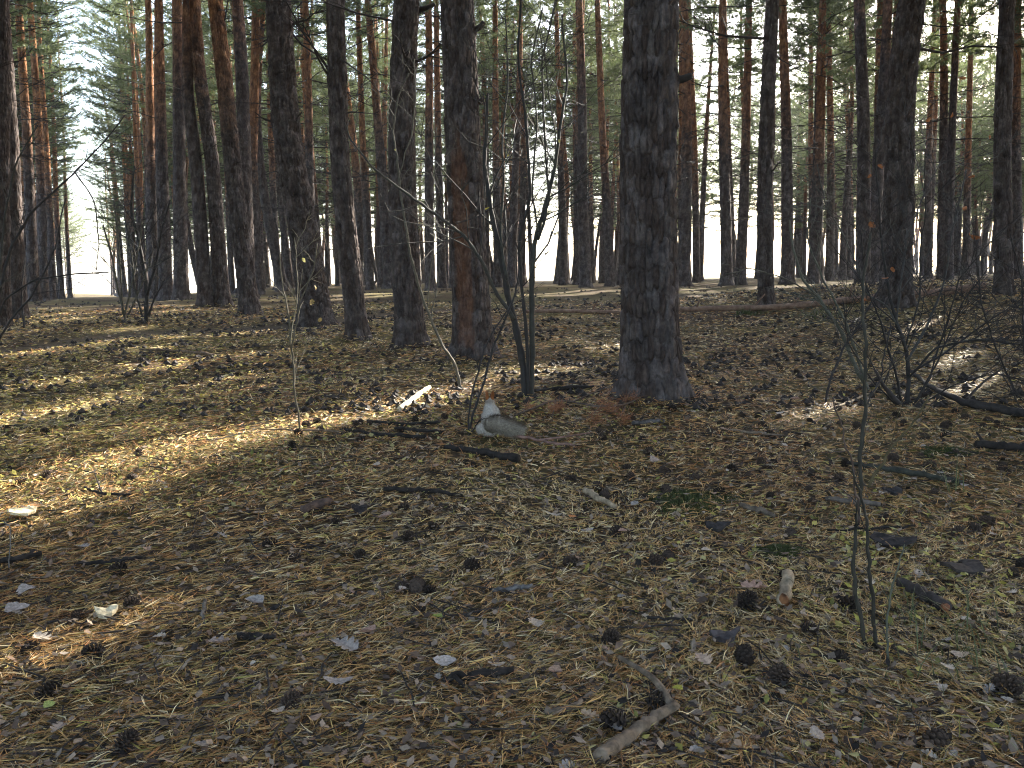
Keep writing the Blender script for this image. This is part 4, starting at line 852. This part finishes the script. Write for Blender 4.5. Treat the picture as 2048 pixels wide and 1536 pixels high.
def flakes():
    rng = np.random.default_rng(41); N = 42000
    d = np.exp(rng.uniform(math.log(1.3), math.log(16), N)); x = d * rng.uniform(-0.68, 0.68, N)
    grn = np.clip(ss(0.2, -1.6, x) * ss(2.8, 3.6, d) * ss(11, 7, d) + np.exp(-((x - 0.1) ** 2 + (d - 4.9) ** 2) / 0.8) + 0.8 * np.exp(-((x - 1.2) ** 2 + (d - 2.6) ** 2) / 0.6), 0, 1)
    k = rng.random(N) < 0.38 + 0.62 * grn; d, x, grn = d[k], x[k], grn[k]; n = len(d); A = rng.uniform(0, 6.283, n); L = rng.uniform(0.006, 0.016, n) * np.maximum(1, d / 4) ** 0.5; W = L * rng.uniform(0.35, 0.7, n)
    u = np.stack([np.cos(A), np.sin(A), rng.normal(0.1, 0.3, n)], 1); v = np.stack([-np.sin(A), np.cos(A), rng.normal(0, 0.35, n)], 1); c = np.stack([x, d, zt(x, d) + rng.uniform(0.014, 0.03, n)], 1)
    V = np.stack([c - u * L[:, None], c + v * W[:, None], c + u * L[:, None], c - v * W[:, None]], 1).reshape(-1, 3); o = np.arange(n) * 4; Q = np.stack([o, o + 1, o + 2, o + 3], 1)
    pg = np.array([(0.29, 0.25, 0.055), (0.18, 0.17, 0.045), (0.40, 0.33, 0.09), (0.33, 0.29, 0.12)]); pb = np.array([(0.26, 0.195, 0.14), (0.15, 0.10, 0.07), (0.02, 0.016, 0.014), (0.19, 0.145, 0.11), (0.06, 0.04, 0.03)])
    c = np.where((rng.random(n) < grn * 0.85)[:, None], pg[rng.integers(0, 4, n)], pb[rng.integers(0, 5, n)]) * rng.uniform(0.75, 1.25, (n, 1))
    o = link('leaf_bits', build_mesh('leaf_bits', V, Q, None, np.repeat(c, 4, 0), smooth=False), M['litter'], kind='stuff'); o['label'] = 'small leaf bits, bark crumbs and yellow birch leaves among the needles'
    mb = MB()
    for (a, b) in scatter(800, 1.5, 14, rng, 0.64):
        t = rng.uniform(0, 6.283); l = rng.uniform(0.015, 0.10) * (1 + b / 12); r = rng.uniform(0.0012, 0.0028) * max(1, b / 4) ** 0.6; dr = np.array([math.cos(t), math.sin(t), 0]); p = np.array([a, b, 0]); P = p + np.linspace(-1, 1, 4)[:, None] * dr * l
        P[:, :2] += rng.normal(0, 0.06 * l, (4, 2)); P[:, 2] = zt(P[:, 0], P[:, 1]) + 0.012 + rng.uniform(0, 0.012); mb.tube(P, r * np.array([0.7, 1, 1, 0.6]), 4, cap=False)
    o = link('twig_bits', mb.mesh('twig_bits'), M['twig'], kind='stuff'); o['label'] = 'thin dark twig bits among the needles'
flakes()
def moss(px, py, rx, ry, label, seed):
    rng = np.random.default_rng(seed); c = gp(px, py); n = 2600; a = rng.uniform(0, 6.283, n); r = np.sqrt(rng.random(n)) * (1 + 0.25 * np.sin(a * 3 + 1) + 0.15 * np.sin(a * 5)); X = c[0] + r * np.cos(a) * rx; Y = c[1] + r * np.sin(a) * ry
    h = 0.012 + 0.022 * np.clip(1 - r, 0, 1) * rng.uniform(0.5, 1.2, n); P = np.stack([X, Y, zt(X, Y)], 1); t = rng.uniform(0, 6.283, n); s = np.stack([np.cos(t), np.sin(t), 0 * t], 1) * 0.0028
    V = np.stack([P - s, P + s, P + np.stack([rng.normal(0, 0.008, n), rng.normal(0, 0.008, n), h], 1)], 1).reshape(-1, 3)
    o = link('moss', build_mesh('moss', V, None, np.arange(3 * n).reshape(-1, 3), np.repeat(np.array([(0.05, 0.06, 0.02)]) * rng.uniform(0.6, 1.7, (n, 1)), 3, 0), smooth=False), M['litter'], kind='stuff'); o['label'] = label
moss(1380, 1005, 0.16, 0.16, 'dark green moss patch in the needles right of centre', 1); moss(1890, 905, 0.16, 0.08, 'olive moss patch behind the two-stemmed sapling', 2); moss(1560, 1108, 0.07, 0.06, 'small moss patch left of the sapling', 3)
def grass(px, py, n, h, sp, label, seed):
    rng = np.random.default_rng(seed); c = gp(px, py); mb = MB(); V, Q, T = [], [], []
    for i in range(n):
        x, y = c[0] + rng.normal(0, sp), c[1] + rng.normal(0, sp); a = rng.uniform(0, 6.283); L = h * rng.uniform(0.5, 1.3); b = rng.uniform(0.7, 1.9); w_ = max(0.0016, 0.0006 * y) 
        t = np.linspace(0, 1, 5); P = np.stack([x + math.cos(a) * L * b * t ** 1.8 * 0.7, y + math.sin(a) * L * b * t ** 1.8 * 0.7, zt(x, y) + L * (t - 0.35 * b * t ** 2)], 1); s = np.array([-math.sin(a), math.cos(a), 0]) * w_
        W = (1 - t ** 2)[:, None] * s; mb.add(np.stack([P - W, P + W], 1).reshape(-1, 3), [(2 * k, 2 * k + 1, 2 * k + 3, 2 * k + 2) for k in range(4)])
    o = link('grass_tuft', mb.mesh('grass_tuft'), M['grass'], kind='stuff'); o['label'] = label
grass(1490, 630, 60, 0.16, 0.07, 'small green grass tuft in front of the crooked dark pine', 1); grass(1640, 633, 50, 0.12, 0.15, 'green grass tuft in front of the log left of the thicket', 2); grass(1985, 1330, 90, 0.16, 0.13, 'loose green grass blades at the right edge', 3); grass(1905, 985, 14, 0.2, 0.04, 'few long grass blades behind the sapling on the right', 4); grass(1800, 1430, 50, 0.07, 0.16, 'short sparse grass in the lower right', 5); grass(1350, 570, 40, 0.25, 0.2, 'dry grass tuft far off right of the thickest pine', 6)

# ------------------------------------------------------------------ bare shrubs and saplings
def bush(name, label, cat, D, stems, col, twigs=(6, 0.35), leaves=(), seed=0, sub=3, twr=0.0026, wander=0.12, gauge=0.82):
    rng = np.random.default_rng(700 + seed); b0 = stems[0][0][0]; B = at(b0[0], b0[1], D); B[2] = zt(B[0], B[1]); o = empty(name, B, label, cat)
    for si, st in enumerate(stems):
        pts, ws = st[0], st[1]; c = st[2] if len(st) > 2 else col; dp = st[3] if len(st) > 3 else rng.normal(0, wander); tw = st[4] if len(st) > 4 else twigs[0]
        Q = []
        for k, p in enumerate(pts): Q.append(at(p[0], p[1], D + (dp * k / max(len(pts) - 1, 1) if len(st) < 6 else dp)) - B)
        Q = np.array(Q)
        if abs(Q[0][2]) < 0.08 and si >= 0 and Q[0][2] > -0.2 and len(st) < 6: Q[0][2] = min(Q[0][2], float(zt(B[0] + Q[0][0], B[1] + Q[0][1])) - B[2] - 0.02)
        n = max(10, 6 * len(pts)); P = resample(Q, n); R = np.maximum(0.5 * gauge * np.interp(np.linspace(0, 1, n), np.linspace(0, 1, len(ws)), ws) * D / F, 0.0016)
        P[1:] += np.cumsum(rng.normal(0, 0.0035, (n - 1, 3)), 0) * 0.6
        mb = MB(); mb.tube(P, R * (1 + 0.12 * np.sin(np.arange(n) * 2.1 + si)), 7, wob=0.05, rng=rng)
        for _ in range(tw):
            k = rng.integers(int(n * 0.25), n - 1); t = norm(P[k + 1] - P[k]); a = rng.uniform(0, 6.283); e = norm(np.cross(t, [0.2, 1, 0.1])); g = np.cross(t, e); d = norm(t * rng.uniform(0.5, 1.0) + (e * math.cos(a) + g * math.sin(a)) * rng.uniform(0.5, 0.9)); L = twigs[1] * rng.uniform(0.35, 1.3)
            q = np.linspace(0, 1, 5); T_ = P[k] + L * q[:, None] * d + (L * rng.normal(0.05, 0.12) * q ** 2)[:, None] * np.array([0, 0, 1.0]); T_[1:] += rng.normal(0, 0.02 * L, (4, 3)); r0 = max(twr, R[k] * 0.42); mb.tube(T_, r0 * (1 - 0.6 * q), 4, cap=False)
            for _ in range(sub):
                m = rng.integers(1, 4); d2 = norm(norm(T_[m + 1] - T_[m]) * 0.8 + rng.normal(0, 0.55, 3)); l2 = L * rng.uniform(0.2, 0.5); S2 = T_[m] + np.linspace(0, 1, 3)[:, None] * d2 * l2; S2[1:] += rng.normal(0, 0.03 * l2, (2, 3)); mb.tube(S2, r0 * np.array([0.6, 0.45, 0.3]), 3, cap=False)
        link('stem', mb.mesh('stem'), M['stem'], o, color=c)
    for (px, py, L, c) in leaves:
        me = LEAVES[rng.integers(0, 6)]; p = at(px, py, D + rng.normal(0, 0.12)) - B; l = link('leaf', me, None, o, p, color=c); l.rotation_euler = tuple(rng.uniform(0, 6.28, 3)); l.scale = (L,) * 3
    return o
DS, LS, MS = (0.024, 0.02, 0.018), (0.075, 0.066, 0.048), (0.035, 0.032, 0.025)
YL, OR = (0.30, 0.27, 0.06), (0.26, 0.095, 0.03)
bush('shrub', 'tall bare shrub with several dark stems rising just right of the squirrel', 'shrub', 5.45, [
 ([(1052, 812), (1047, 735), (1030, 640), (1014, 560), (987, 450), (966, 330), (975, 190)], (17, 15, 12, 9, 5), DS, 0.1, 6),
 ([(1063, 812), (1066, 700), (1066, 580), (1076, 480), (1106, 380), (1122, 280), (1142, 170), (1134, 40)], (13, 12, 11, 8, 5, 4), MS, 0.2, 9),
 ([(1057, 812), (1054, 690), (1046, 600), (1036, 500), (1060, 390), (1052, 250), (1040, 130), (1046, -20)], (9, 8, 7, 6, 5, 4), DS, -0.2, 8),
 ([(1076, 480), (1100, 400), (1092, 250), (1086, 120), (1112, -10)], (6, 5, 4, 3), MS, 0.25, 8),
 ([(1028, 638), (983, 574), (955, 510), (923, 465), (887, 437), (846, 405), (791, 364), (746, 328), (705, 278), (690, 240)], (9, 8, 7, 6, 5, 4, 3), (0.04, 0.036, 0.03), -0.45, 9),
 ([(1014, 560), (1000, 470), (1005, 380), (1000, 270), (1010, 150), (1004, 30)], (7, 5, 4, 3), MS, 0.3, 7),
 ([(1076, 480), (1060, 380), (1075, 260), (1060, 130), (1085, 20)], (5, 4, 3, 3), (0.05, 0.046, 0.035), -0.3, 7)], DS, (7, 0.6), [(856, 190, .03, YL), (975, 418, .03, YL), (1052, 355, .025, YL), (1015, 310, .025, YL), (868, 372, .025, YL), (1118, 282, .025, YL)], seed=1, gauge=0.95, sub=5)
bush('shrub', 'slender pale-stemmed shrub in front of the dark pines left of the squirrel', 'shrub', 5.9, [
 ([(926, 788), (908, 722), (886, 690), (855, 615), (837, 565), (819, 501), (810, 446), (796, 364), (791, 296), (783, 255), (791, 182), (812, 141)], (11, 9, 8, 8, 7, 5, 4), LS, -0.2, 7),
 ([(796, 364), (808, 310), (822, 275), (832, 200), (828, 120)], (4, 4, 3), LS, 0.1, 6),
 ([(855, 615), (862, 540), (872, 440), (866, 380), (872, 250)], (4, 3, 3), (0.08, 0.07, 0.05), 0.1, 5)], LS, (6, 0.28), [(790, 300, .022, YL), (842, 420, .022, YL)], seed=2, gauge=0.62)
bush('shrub', 'thin-stemmed little shrub whose twigs cross in front of the squirrel', 'shrub', 4.42, [
 ([(932, 880), (944, 835), (955, 807), (970, 763), (985, 700), (1005, 646), (1022, 590), (1030, 540)], (6, 6, 5, 4), DS, 0.15, 4),
 ([(938, 872), (940, 800), (964, 723), (981, 676), (1016, 614), (1040, 570)], (5, 5, 4, 3), DS, 0.6, 3),
 ([(895, 900), (920, 878), (935, 862), (960, 830)], (4, 4, 3), DS, -0.05, 2)], DS, (3, 0.22), seed=3, sub=2)
bush('sapling', 'thin leafless sapling standing alone in the sunlit streak', 'sapling', gp(600, 866)[1], [
 ([(600, 869), (592, 800), (583, 700), (576, 640), (560, 560), (555, 500)], (7, 6, 6, 5, 3), (0.075, 0.062, 0.04), 0.05, 4),
 ([(583, 700), (594, 650), (602, 600), (625, 550), (634, 490)], (5, 4, 3), (0.075, 0.062, 0.04), -0.1, 4),
 ([(580, 690), (586, 640), (592, 570), (585, 480)], (4, 3, 3), (0.14, 0.12, 0.08), 0.1, 3)], LS, (4, 0.22), [(622, 605, .04, (0.22, 0.15, 0.05)), (632, 575, .035, (0.22, 0.15, 0.05)), (608, 520, .03, YL), (640, 640, .03, (0.2, 0.14, 0.05))], seed=4, gauge=0.62)
bush('shrub', 'dark shrub with pale side stems at the mouth of the lane', 'shrub', 11.3, [
 ([(291, 638), (294, 590), (290, 540), (281, 480), (264, 420), (270, 330)], (11, 10, 8, 6, 4), DS, 0.2, 9),
 ([(294, 590), (310, 530), (322, 460), (340, 400)], (7, 5, 4), DS, -0.2, 8), ([(284, 630), (268, 570), (262, 500), (250, 430)], (5, 4, 3), MS, 0.1, 7),
 ([(252, 634), (236, 580), (226, 520), (205, 450)], (6, 5, 4), (0.07, 0.062, 0.046), 0.1, 8), ([(249, 630), (262, 570), (276, 500), (285, 440)], (5, 4, 3), LS, 0.1, 7), ([(246, 628), (242, 560), (238, 490), (228, 400)], (5, 4, 3), (0.07, 0.062, 0.046), -0.1, 7),
 ([(256, 630), (285, 560), (300, 510)], (5, 3, 3), LS, -0.1, 5), ([(297, 630), (312, 590), (330, 555)], (6, 4, 3), DS, -0.1, 5)], DS, (8, 0.7), seed=5, twr=0.0035)
bush('shrub', 'bare shrub at the left edge, its long twigs arching over the lane', 'shrub', 7.6, [
 ([(-25, 700), (-10, 620), (20, 500), (60, 430), (150, 345), (215, 280), (252, 232)], (9, 8, 7, 5, 4, 3), DS, 0.2, 9), ([(-20, 690), (10, 600), (70, 560), (150, 548), (215, 545)], (6, 5, 4, 3), DS, 0.1, 7),
 ([(-15, 690), (0, 560), (10, 440), (30, 330), (75, 250)], (7, 6, 4, 3), MS, -0.1, 7), ([(150, 345), (190, 400), (200, 480), (195, 540)], (4, 3, 2), MS, 0.1, 3), ([(-10, 690), (20, 640), (60, 600), (110, 500), (130, 400)], (6, 5, 4, 3), DS, 0.1, 7), ([(48, 655), (46, 600), (52, 520)], (6, 4, 3), DS, 0.3, 4)], DS, (7, 0.5), seed=6)
bush('shrub', 'wide dark thicket of tangled bare stems and a few orange leaves on the right', 'shrub', 5.15, [
 ([(1812, 832), (1790, 800), (1766, 772), (1744, 738)], (22, 18, 13, 8), (0.035, 0.028, 0.026), -0.15, 2),
 ([(1815, 830), (1819, 760), (1813, 700), (1801, 660), (1781, 610), (1771, 560), (1760, 480), (1754, 380), (1750, 300)], (15, 14, 12, 9, 7, 5, 4), DS, 0.1, 12),
 ([(1806, 828), (1791, 750), (1771, 690), (1756, 640), (1725, 560), (1716, 450)], (9, 8, 6, 4, 3), DS, -0.2, 10),
 ([(1815, 720), (1850, 660), (1880, 600), (1905, 520), (1930, 400), (1944, 335)], (9, 8, 6, 5, 4), (0.05, 0.046, 0.042), 0.2, 10),
 ([(1819, 755), (1870, 692), (1950, 676), (2060, 690)], (8, 7, 6, 5), DS, -0.3, 12), ([(1830, 740), (1900, 700), (1980, 640), (2060, 590)], (8, 7, 5, 4), DS, 0.2, 12),
 ([(1650, 802), (1661, 765), (1690, 700), (1730, 640), (1760, 588), (1800, 540)], (8, 8, 7, 5, 4), (0.03, 0.026, 0.025), 0.0, 5),
 ([(1813, 700), (1790, 640), (1800, 560), (1812, 470), (1860, 360), (1890, 310)], (7, 6, 5, 4, 3), (0.055, 0.05, 0.048), -0.2, 11), ([(1801, 660), (1775, 610), (1735, 590), (1690, 470), (1660, 420), (1640, 330)], (6, 5, 4, 4, 3), (0.06, 0.056, 0.048), 0.3, 9),
 ([(1825, 800), (1860, 760), (1900, 640), (1920, 560), (2000, 470), (2060, 430)], (7, 6, 5, 4, 3), DS, 0.2, 11), ([(1830, 810), (1900, 770), (1990, 745), (2060, 760)], (6, 5, 4, 4), DS, -0.4, 11), ([(1812, 690), (1840, 600), (1838, 500), (1850, 420), (1846, 300)], (6, 5, 4, 3), DS, 0.1, 10), ([(1822, 790), (1880, 720), (1930, 600), (1990, 520)], (6, 5, 4, 3), DS, -0.1, 11), ([(1800, 820), (1745, 760), (1700, 690), (1690, 600)], (5, 5, 4, 3), DS, -0.3, 8),
 ([(2062, 880), (2030, 780), (1990, 690), (1960, 600), (1955, 520)], (7, 6, 5, 4), DS, 0.2, 11), ([(2070, 830), (2050, 700), (2044, 560), (2020, 470)], (7, 6, 5, 4), DS, 0.1, 10)],
 DS, (9, 0.5), [(1760, 335, .045, OR), (1740, 352, .035, OR), (1745, 450, .05, OR), (1950, 475, .055, OR), (1938, 470, .04, OR), (1942, 352, .045, OR), (1982, 274, .04, OR), (1925, 155, .045, OR), (1770, 555, .05, OR), (1785, 540, .04, OR), (1728, 597, .04, OR), (1858, 240, .04, OR), (1905, 230, .035, OR), (1930, 415, .035, OR)], seed=7, sub=7, gauge=0.62)
bush('sapling', 'leaning two-stemmed bare sapling left of the thicket', 'sapling', 5.7, [
 ([(1746, 792), (1725, 758), (1696, 700), (1670, 650), (1631, 590), (1600, 560), (1582, 500), (1570, 440)], (11, 10, 8, 6, 4), (0.085, 0.085, 0.065), 0.1, 6),
 ([(1738, 780), (1712, 710), (1690, 640), (1650, 570), (1610, 480), (1620, 400)], (7, 7, 5, 4, 3), (0.085, 0.085, 0.065), -0.15, 6), ([(1631, 590), (1560, 555), (1500, 540), (1450, 552)], (4, 3, 3), LS, -0.2, 3)], DS, (5, 0.35), seed=8)
bush('sapling', 'nearest sapling, two dark greenish stems twisting together at lower right', 'sapling', gp(1745, 1298)[1], [
 ([(1734, 1296), (1724, 1215), (1713, 1190), (1716, 1100), (1722, 1040), (1735, 970), (1736, 800), (1734, 650), (1737, 560), (1748, 440)], (11, 11, 10, 10, 10, 9, 8, 6), (0.03, 0.026, 0.018), 0.1, 4),
 ([(1754, 1302), (1745, 1220), (1730, 1140), (1721, 1040), (1712, 985), (1700, 930)], (10, 10, 9, 7, 4), (0.028, 0.024, 0.018), -0.1, 3),
 ([(1718, 1045), (1702, 985), (1690, 930), (1672, 880), (1650, 800)], (6, 5, 4, 3), (0.075, 0.05, 0.04), -0.1, 3),
 ([(1735, 975), (1780, 900), (1818, 840), (1850, 785)], (8, 6, 5, 4), (0.085, 0.065, 0.03), -0.05, 5), ([(1735, 810), (1765, 740), (1775, 660)], (4, 3, 3), DS, 0.1, 3)], DS, (4, 0.14), seed=9, sub=2, twr=0.0012, wander=0.05)
bush('sapling', 'single thin upright shoot right of the nearest sapling', 'sapling', gp(1780, 1330)[1], [([(1780, 1332), (1788, 1232), (1810, 1150), (1832, 1088)], (7, 6, 5, 3), (0.075, 0.075, 0.05), 0.05, 3)], DS, (3, 0.05), seed=10, sub=1, twr=0.001, wander=0.03)
bush('sapling', 'fine leafless shoot at the far left edge beside the pale leaves', 'sapling', gp(20, 1145)[1], [([(20, 1150), (22, 1100), (14, 1065), (-5, 1050)], (4, 3, 2), (0.12, 0.11, 0.1), 0.0, 1)], DS, (2, 0.04), seed=11, sub=1, twr=0.001, wander=0.02)

# fallen pine twig with rusty needle tufts
def rusty_twig():
    rng = np.random.default_rng(3); B = gp(1150, 835); o = empty('fallen_twig', B, 'fallen pine twig with rusty orange needle tufts right of the squirrel', 'twig')
    for pts, w_ in (([(1030, 842), (1075, 826), (1112, 813), (1150, 818), (1200, 828), (1250, 824), (1290, 803)], 5), ([(1112, 813), (1104, 850)], 3), ([(1140, 817), (1190, 796), (1250, 775)], 4), ([(1200, 828), (1180, 850), (1130, 862)], 3), ([(1250, 824), (1240, 850)], 3)):
        P = np.array([gp(*p) for p in pts]); P[:, 2] = zt(P[:, 0], P[:, 1]) + 0.03 + rng.uniform(0, 0.02, len(P)); mb = MB(); mb.tube(resample(P, 14) - B, 0.5 * w_ * B[1] / F * np.linspace(1, 0.6, 14), 5, wob=0.06, rng=rng); link('branch', mb.mesh('branch'), M['wood'], o, color=(0.09, 0.065, 0.05))
    for (px, py, s) in ((1105, 832, .075), (1118, 826, .06), (1205, 822, .085), (1220, 830, .07), (1255, 812, .085), (1272, 806, .08), (1248, 848, .07), (1190, 850, .06), (1060, 828, .04)):
        c = gp(px, py); c[2] = zt(c[0], c[1]) + 0.03; n = 110; d = norm(rng.normal(0, 1, (n, 3)) * np.array([1, 1, 0.6]) + np.array([0.3, 0, 0.35])); L = s * rng.uniform(0.6, 1.2, (n, 1)); b = rng.normal(0, 0.018, (n, 3)); sd = norm(np.cross(d, rng.normal(0, 1, (n, 3)))) * 0.0013
        V = np.stack([b - sd, b + sd, b + d * L], 1).reshape(-1, 3) + (c - B); V[:, 2] = np.maximum(V[:, 2], 0.004 + (zt(B[0] + V[:, 0], B[1] + V[:, 1]) - B[2])); link('needle_tuft', build_mesh('needle_tuft', V, None, np.arange(3 * n).reshape(-1, 3), np.repeat(np.array([(0.26, 0.105, 0.045)]) * rng.uniform(0.7, 1.3, (n, 1)), 3, 0), smooth=False), M['needle'], o)
rusty_twig()

# ------------------------------------------------------------------ the squirrel, seen from behind, tail towards us
def squirrel():
    B = gp(1000, 874); B[2] = zt(B[0], B[1]); k = B[1] / F; o = empty('squirrel', B, 'grey squirrel crouching with its back to us, rusty ears and bushy tail', 'squirrel'); rng = np.random.default_rng(2)
    def chain(lst): return [np.array(c) for c in lst]
    balls = []
    def limb(pts, rs, n=7):
        for (p, q, r, s) in zip(pts[:-1], pts[1:], rs[:-1], rs[1:]):
            for t in np.linspace(0, 1, n): balls.append((np.array(p) * (1 - t) + np.array(q) * t, r * (1 - t) + s * t))
    X = -0.051
    limb([(X + 0.006, 0.0, 0.046), (X + 0.010, 0.035, 0.078), (X + 0.008, 0.07, 0.114), (X + 0.002, 0.088, 0.142)], [0.048, 0.050, 0.040, 0.027])     # rump, back, shoulders, neck
    limb([(X + 0.002, 0.098, 0.160), (X - 0.006, 0.122, 0.156), (X - 0.010, 0.140, 0.148)], [0.025, 0.019, 0.009])     # head and muzzle
    for s in (-1, 1):
        limb([(X + s * 0.030, 0.005, 0.042), (X + s * 0.043, 0.035, 0.040), (X + s * 0.040, 0.000, 0.012), (X + s * 0.042, 0.062, 0.006)], [0.030, 0.024, 0.010, 0.007])   # haunch, knee, heel, hind foot
        limb([(X + s * 0.022, 0.072, 0.100), (X + s * 0.026, 0.098, 0.080), (X + s * 0.012, 0.125, 0.098)], [0.017, 0.011, 0.007])    # forearm to the muzzle
        for a in (-0.006, 0, 0.006): limb([(X + s * 0.012, 0.125, 0.098), (X + s * 0.008 + a, 0.138, 0.106)], [0.0045, 0.003], 4); limb([(X + s * 0.042, 0.062, 0.006), (X + s * 0.042 + a * 1.2, 0.078, 0.004)], [0.0055, 0.0035], 4)
    me = bpy.data.meshes.new('tmp'); import bmesh as bm_
    b = bm_.new()
    for c, r in balls: bm_.ops.create_icosphere(b, subdivisions=2, radius=r, matrix=Matrix.Translation(c.tolist()))
    b.to_mesh(me); b.free(); t = bpy.data.objects.new('tmp', me); COL.objects.link(t); md = t.modifiers.new('r', 'REMESH'); md.mode = 'VOXEL'; md.voxel_size = 0.0028; sm = t.modifiers.new('s', 'SMOOTH'); sm.factor = 0.5; sm.iterations = 8
    dg = bpy.context.evaluated_depsgraph_get(); bm = bpy.data.meshes.new_from_object(t.evaluated_get(dg)); bpy.data.objects.remove(t); bm.name = 'body'
    n = len(bm.vertices); V = np.empty(n * 3); bm.vertices.foreach_get('co', V); V = V.reshape(-1, 3); N = np.empty(n * 3); bm.vertices.foreach_get('normal', N); N = N.reshape(-1, 3)
    def shade(p):
        c = np.tile(np.array([1.60, 1.50, 1.38]), (len(p), 1)); hd = ss(0.146, 0.166, p[:, 2]); c = c * (1 - hd[:, None]) + hd[:, None] * np.array([0.85, 0.74, 0.62]); ft = ss(0.02, 0.008, p[:, 2]); c = c * (1 - ft[:, None]) + ft[:, None] * np.array([0.75, 0.42, 0.25]); return c
    a = bm.color_attributes.new('tint', 'FLOAT_COLOR', 'POINT'); c = np.ones((n, 4), np.float32); c[:, :3] = shade(V); a.data.foreach_set('color', c.ravel())
    bm.polygons.foreach_set('use_smooth', np.ones(len(bm.polygons), bool)); bm.materials.clear(); body = link('body', bm, M['fur_grey'], o)
    def fur(P, Nn, lay, L, w_, col, name, par, mat=M['fur_grey']):
        m = len(P); d = norm(Nn * 0.55 + lay + rng.normal(0, 0.22, (m, 3))); l = L * rng.uniform(0.6, 1.3, (m, 1)); sd = norm(np.cross(d, Nn + rng.normal(0, 0.3, (m, 3)))) * w_
        W = np.stack([P - sd, P + sd, P + d * l], 1).reshape(-1, 3); link(name, build_mesh(name, W, None, np.arange(3 * m).reshape(-1, 3), np.repeat(col, 3, 0), smooth=False), mat, par, kind='stuff')
    ii = rng.integers(0, n, 14000); P = V[ii]; ii = ii[(P[:, 2] > 0.012)]; P = V[ii]; lay = np.tile(np.array([0, -0.45, -0.6]), (len(P), 1)); hd = (P[:, 2] > 0.15)[:, None]
    fur(P, N[ii], lay, np.where(hd, 0.006, 0.011), 0.0007, shade(P) * rng.uniform(0.75, 1.25, (len(P), 1)), 'fur', body)
    # tail: lies out to our right, thick and rounded
    T = resample(np.array([(X + 0.014, -0.026, 0.040), (X + 0.010, -0.050, 0.074), (-0.012, -0.066, 0.080), (0.036, -0.072, 0.066), (0.080, -0.070, 0.048), (0.108, -0.066, 0.040)]), 24); tr = 0.038 * np.sin(np.linspace(0.3, 2.85, 24)) ** 0.45 + 0.002
    mb = MB(); mb.tube(T, tr, 14, c=(0.85, 0.74, 0.6)); link('tail', mb.mesh('tail', tint=True), M['fur_grey'], o); tail = o.children[-1]
    m = 15000; u = rng.uniform(0.02, 1, m); kk = u * 23; i0 = np.minimum(kk.astype(int), 22); f = (kk - i0)[:, None]; C = T[i0] * (1 - f) + T[i0 + 1] * f; tg = norm(T[i0 + 1] - T[i0]); e = norm(np.cross(tg, [0, 0, 1.0])); g = np.cross(e, tg); an = rng.uniform(0, 6.283, m); Nn = e * np.cos(an)[:, None] + g * np.sin(an)[:, None]; P = C + Nn * (np.interp(kk, np.arange(24), tr) * 0.9)[:, None]
    top = ss(0.45, 0.95, Nn[:, 2])[:, None]; col = (np.array([1.05, 0.93, 0.77]) * (1 - top) + top * np.array([0.34, 0.24, 0.16])) * np.where(rng.random((m, 1)) < 0.3, 0.5, 1.0) * rng.uniform(0.75, 1.25, (m, 1))
    fur(P, Nn, tg * 0.75, 0.024, 0.0006, col, 'tail_fur', tail)
    for s in (-1, 1):                                  # tufted ears, backs towards us
        c = np.array([X + 0.002 + s * 0.0120, 0.092, 0.173]); mb = MB(); q = np.linspace(0, 1, 7); P = c + np.stack([s * 0.004 * q, 0.002 * q, 0.028 * q], 1); mb.tube(P, 0.0078 * np.array([0.9, 1.0, 0.95, 0.8, 0.58, 0.34, 0.1]), 8); ear = link('ear', mb.mesh('ear'), M['fur_rust'], o)
        m = 500; u = rng.uniform(0.1, 1, m); an = rng.uniform(0, 6.283, m); Nn = np.stack([np.cos(an), np.sin(an), 0 * an], 1); P = c + np.stack([s * 0.004 * u, 0 * u, 0.028 * u], 1) + Nn * (0.007 * (1 - 0.85 * u))[:, None]
        fur(P, Nn, np.tile(np.array([0, 0, 2.6]), (m, 1)), 0.020, 0.0009, np.ones((m, 3)), 'ear_tuft', ear, M['fur_rust'])
        mb = MB(); r = 0.0042; z_ = np.linspace(-0.98, 0.98, 7); mb.tube(np.stack([0 * z_ + X - 0.006 + s * 0.0175, 0 * z_ + 0.118, 0.164 + r * z_], 1), r * np.sqrt(1 - z_ ** 2), 10); link('eye', mb.mesh('eye'), M['eye'], o)
squirrel()

k = NT('haze_air'); k.t.nodes.remove(k.b); v = k.n('VolumePrincipled'); v.inputs['Density'].default_value = 0.0006; v.inputs['Color'].default_value = (0.86, 0.92, 1.0, 1); v.inputs['Anisotropy'].default_value = 0.3
k.l(v.outputs[0], k.out.inputs['Volume'])
x0, x1, y0, y1, z0, z1 = -730, 730, -120, 530, -6, 24
V = np.array([(a, b, c) for c in (z0, z1) for b in (y0, y1) for a in (x0, x1)], float)
h = link('haze', build_mesh('haze', V, [(0, 2, 3, 1), (4, 5, 7, 6), (0, 1, 5, 4), (2, 6, 7, 3), (0, 4, 6, 2), (1, 3, 7, 5)], smooth=False), k.m, kind='stuff'); h['label'] = 'thin bright forest air'
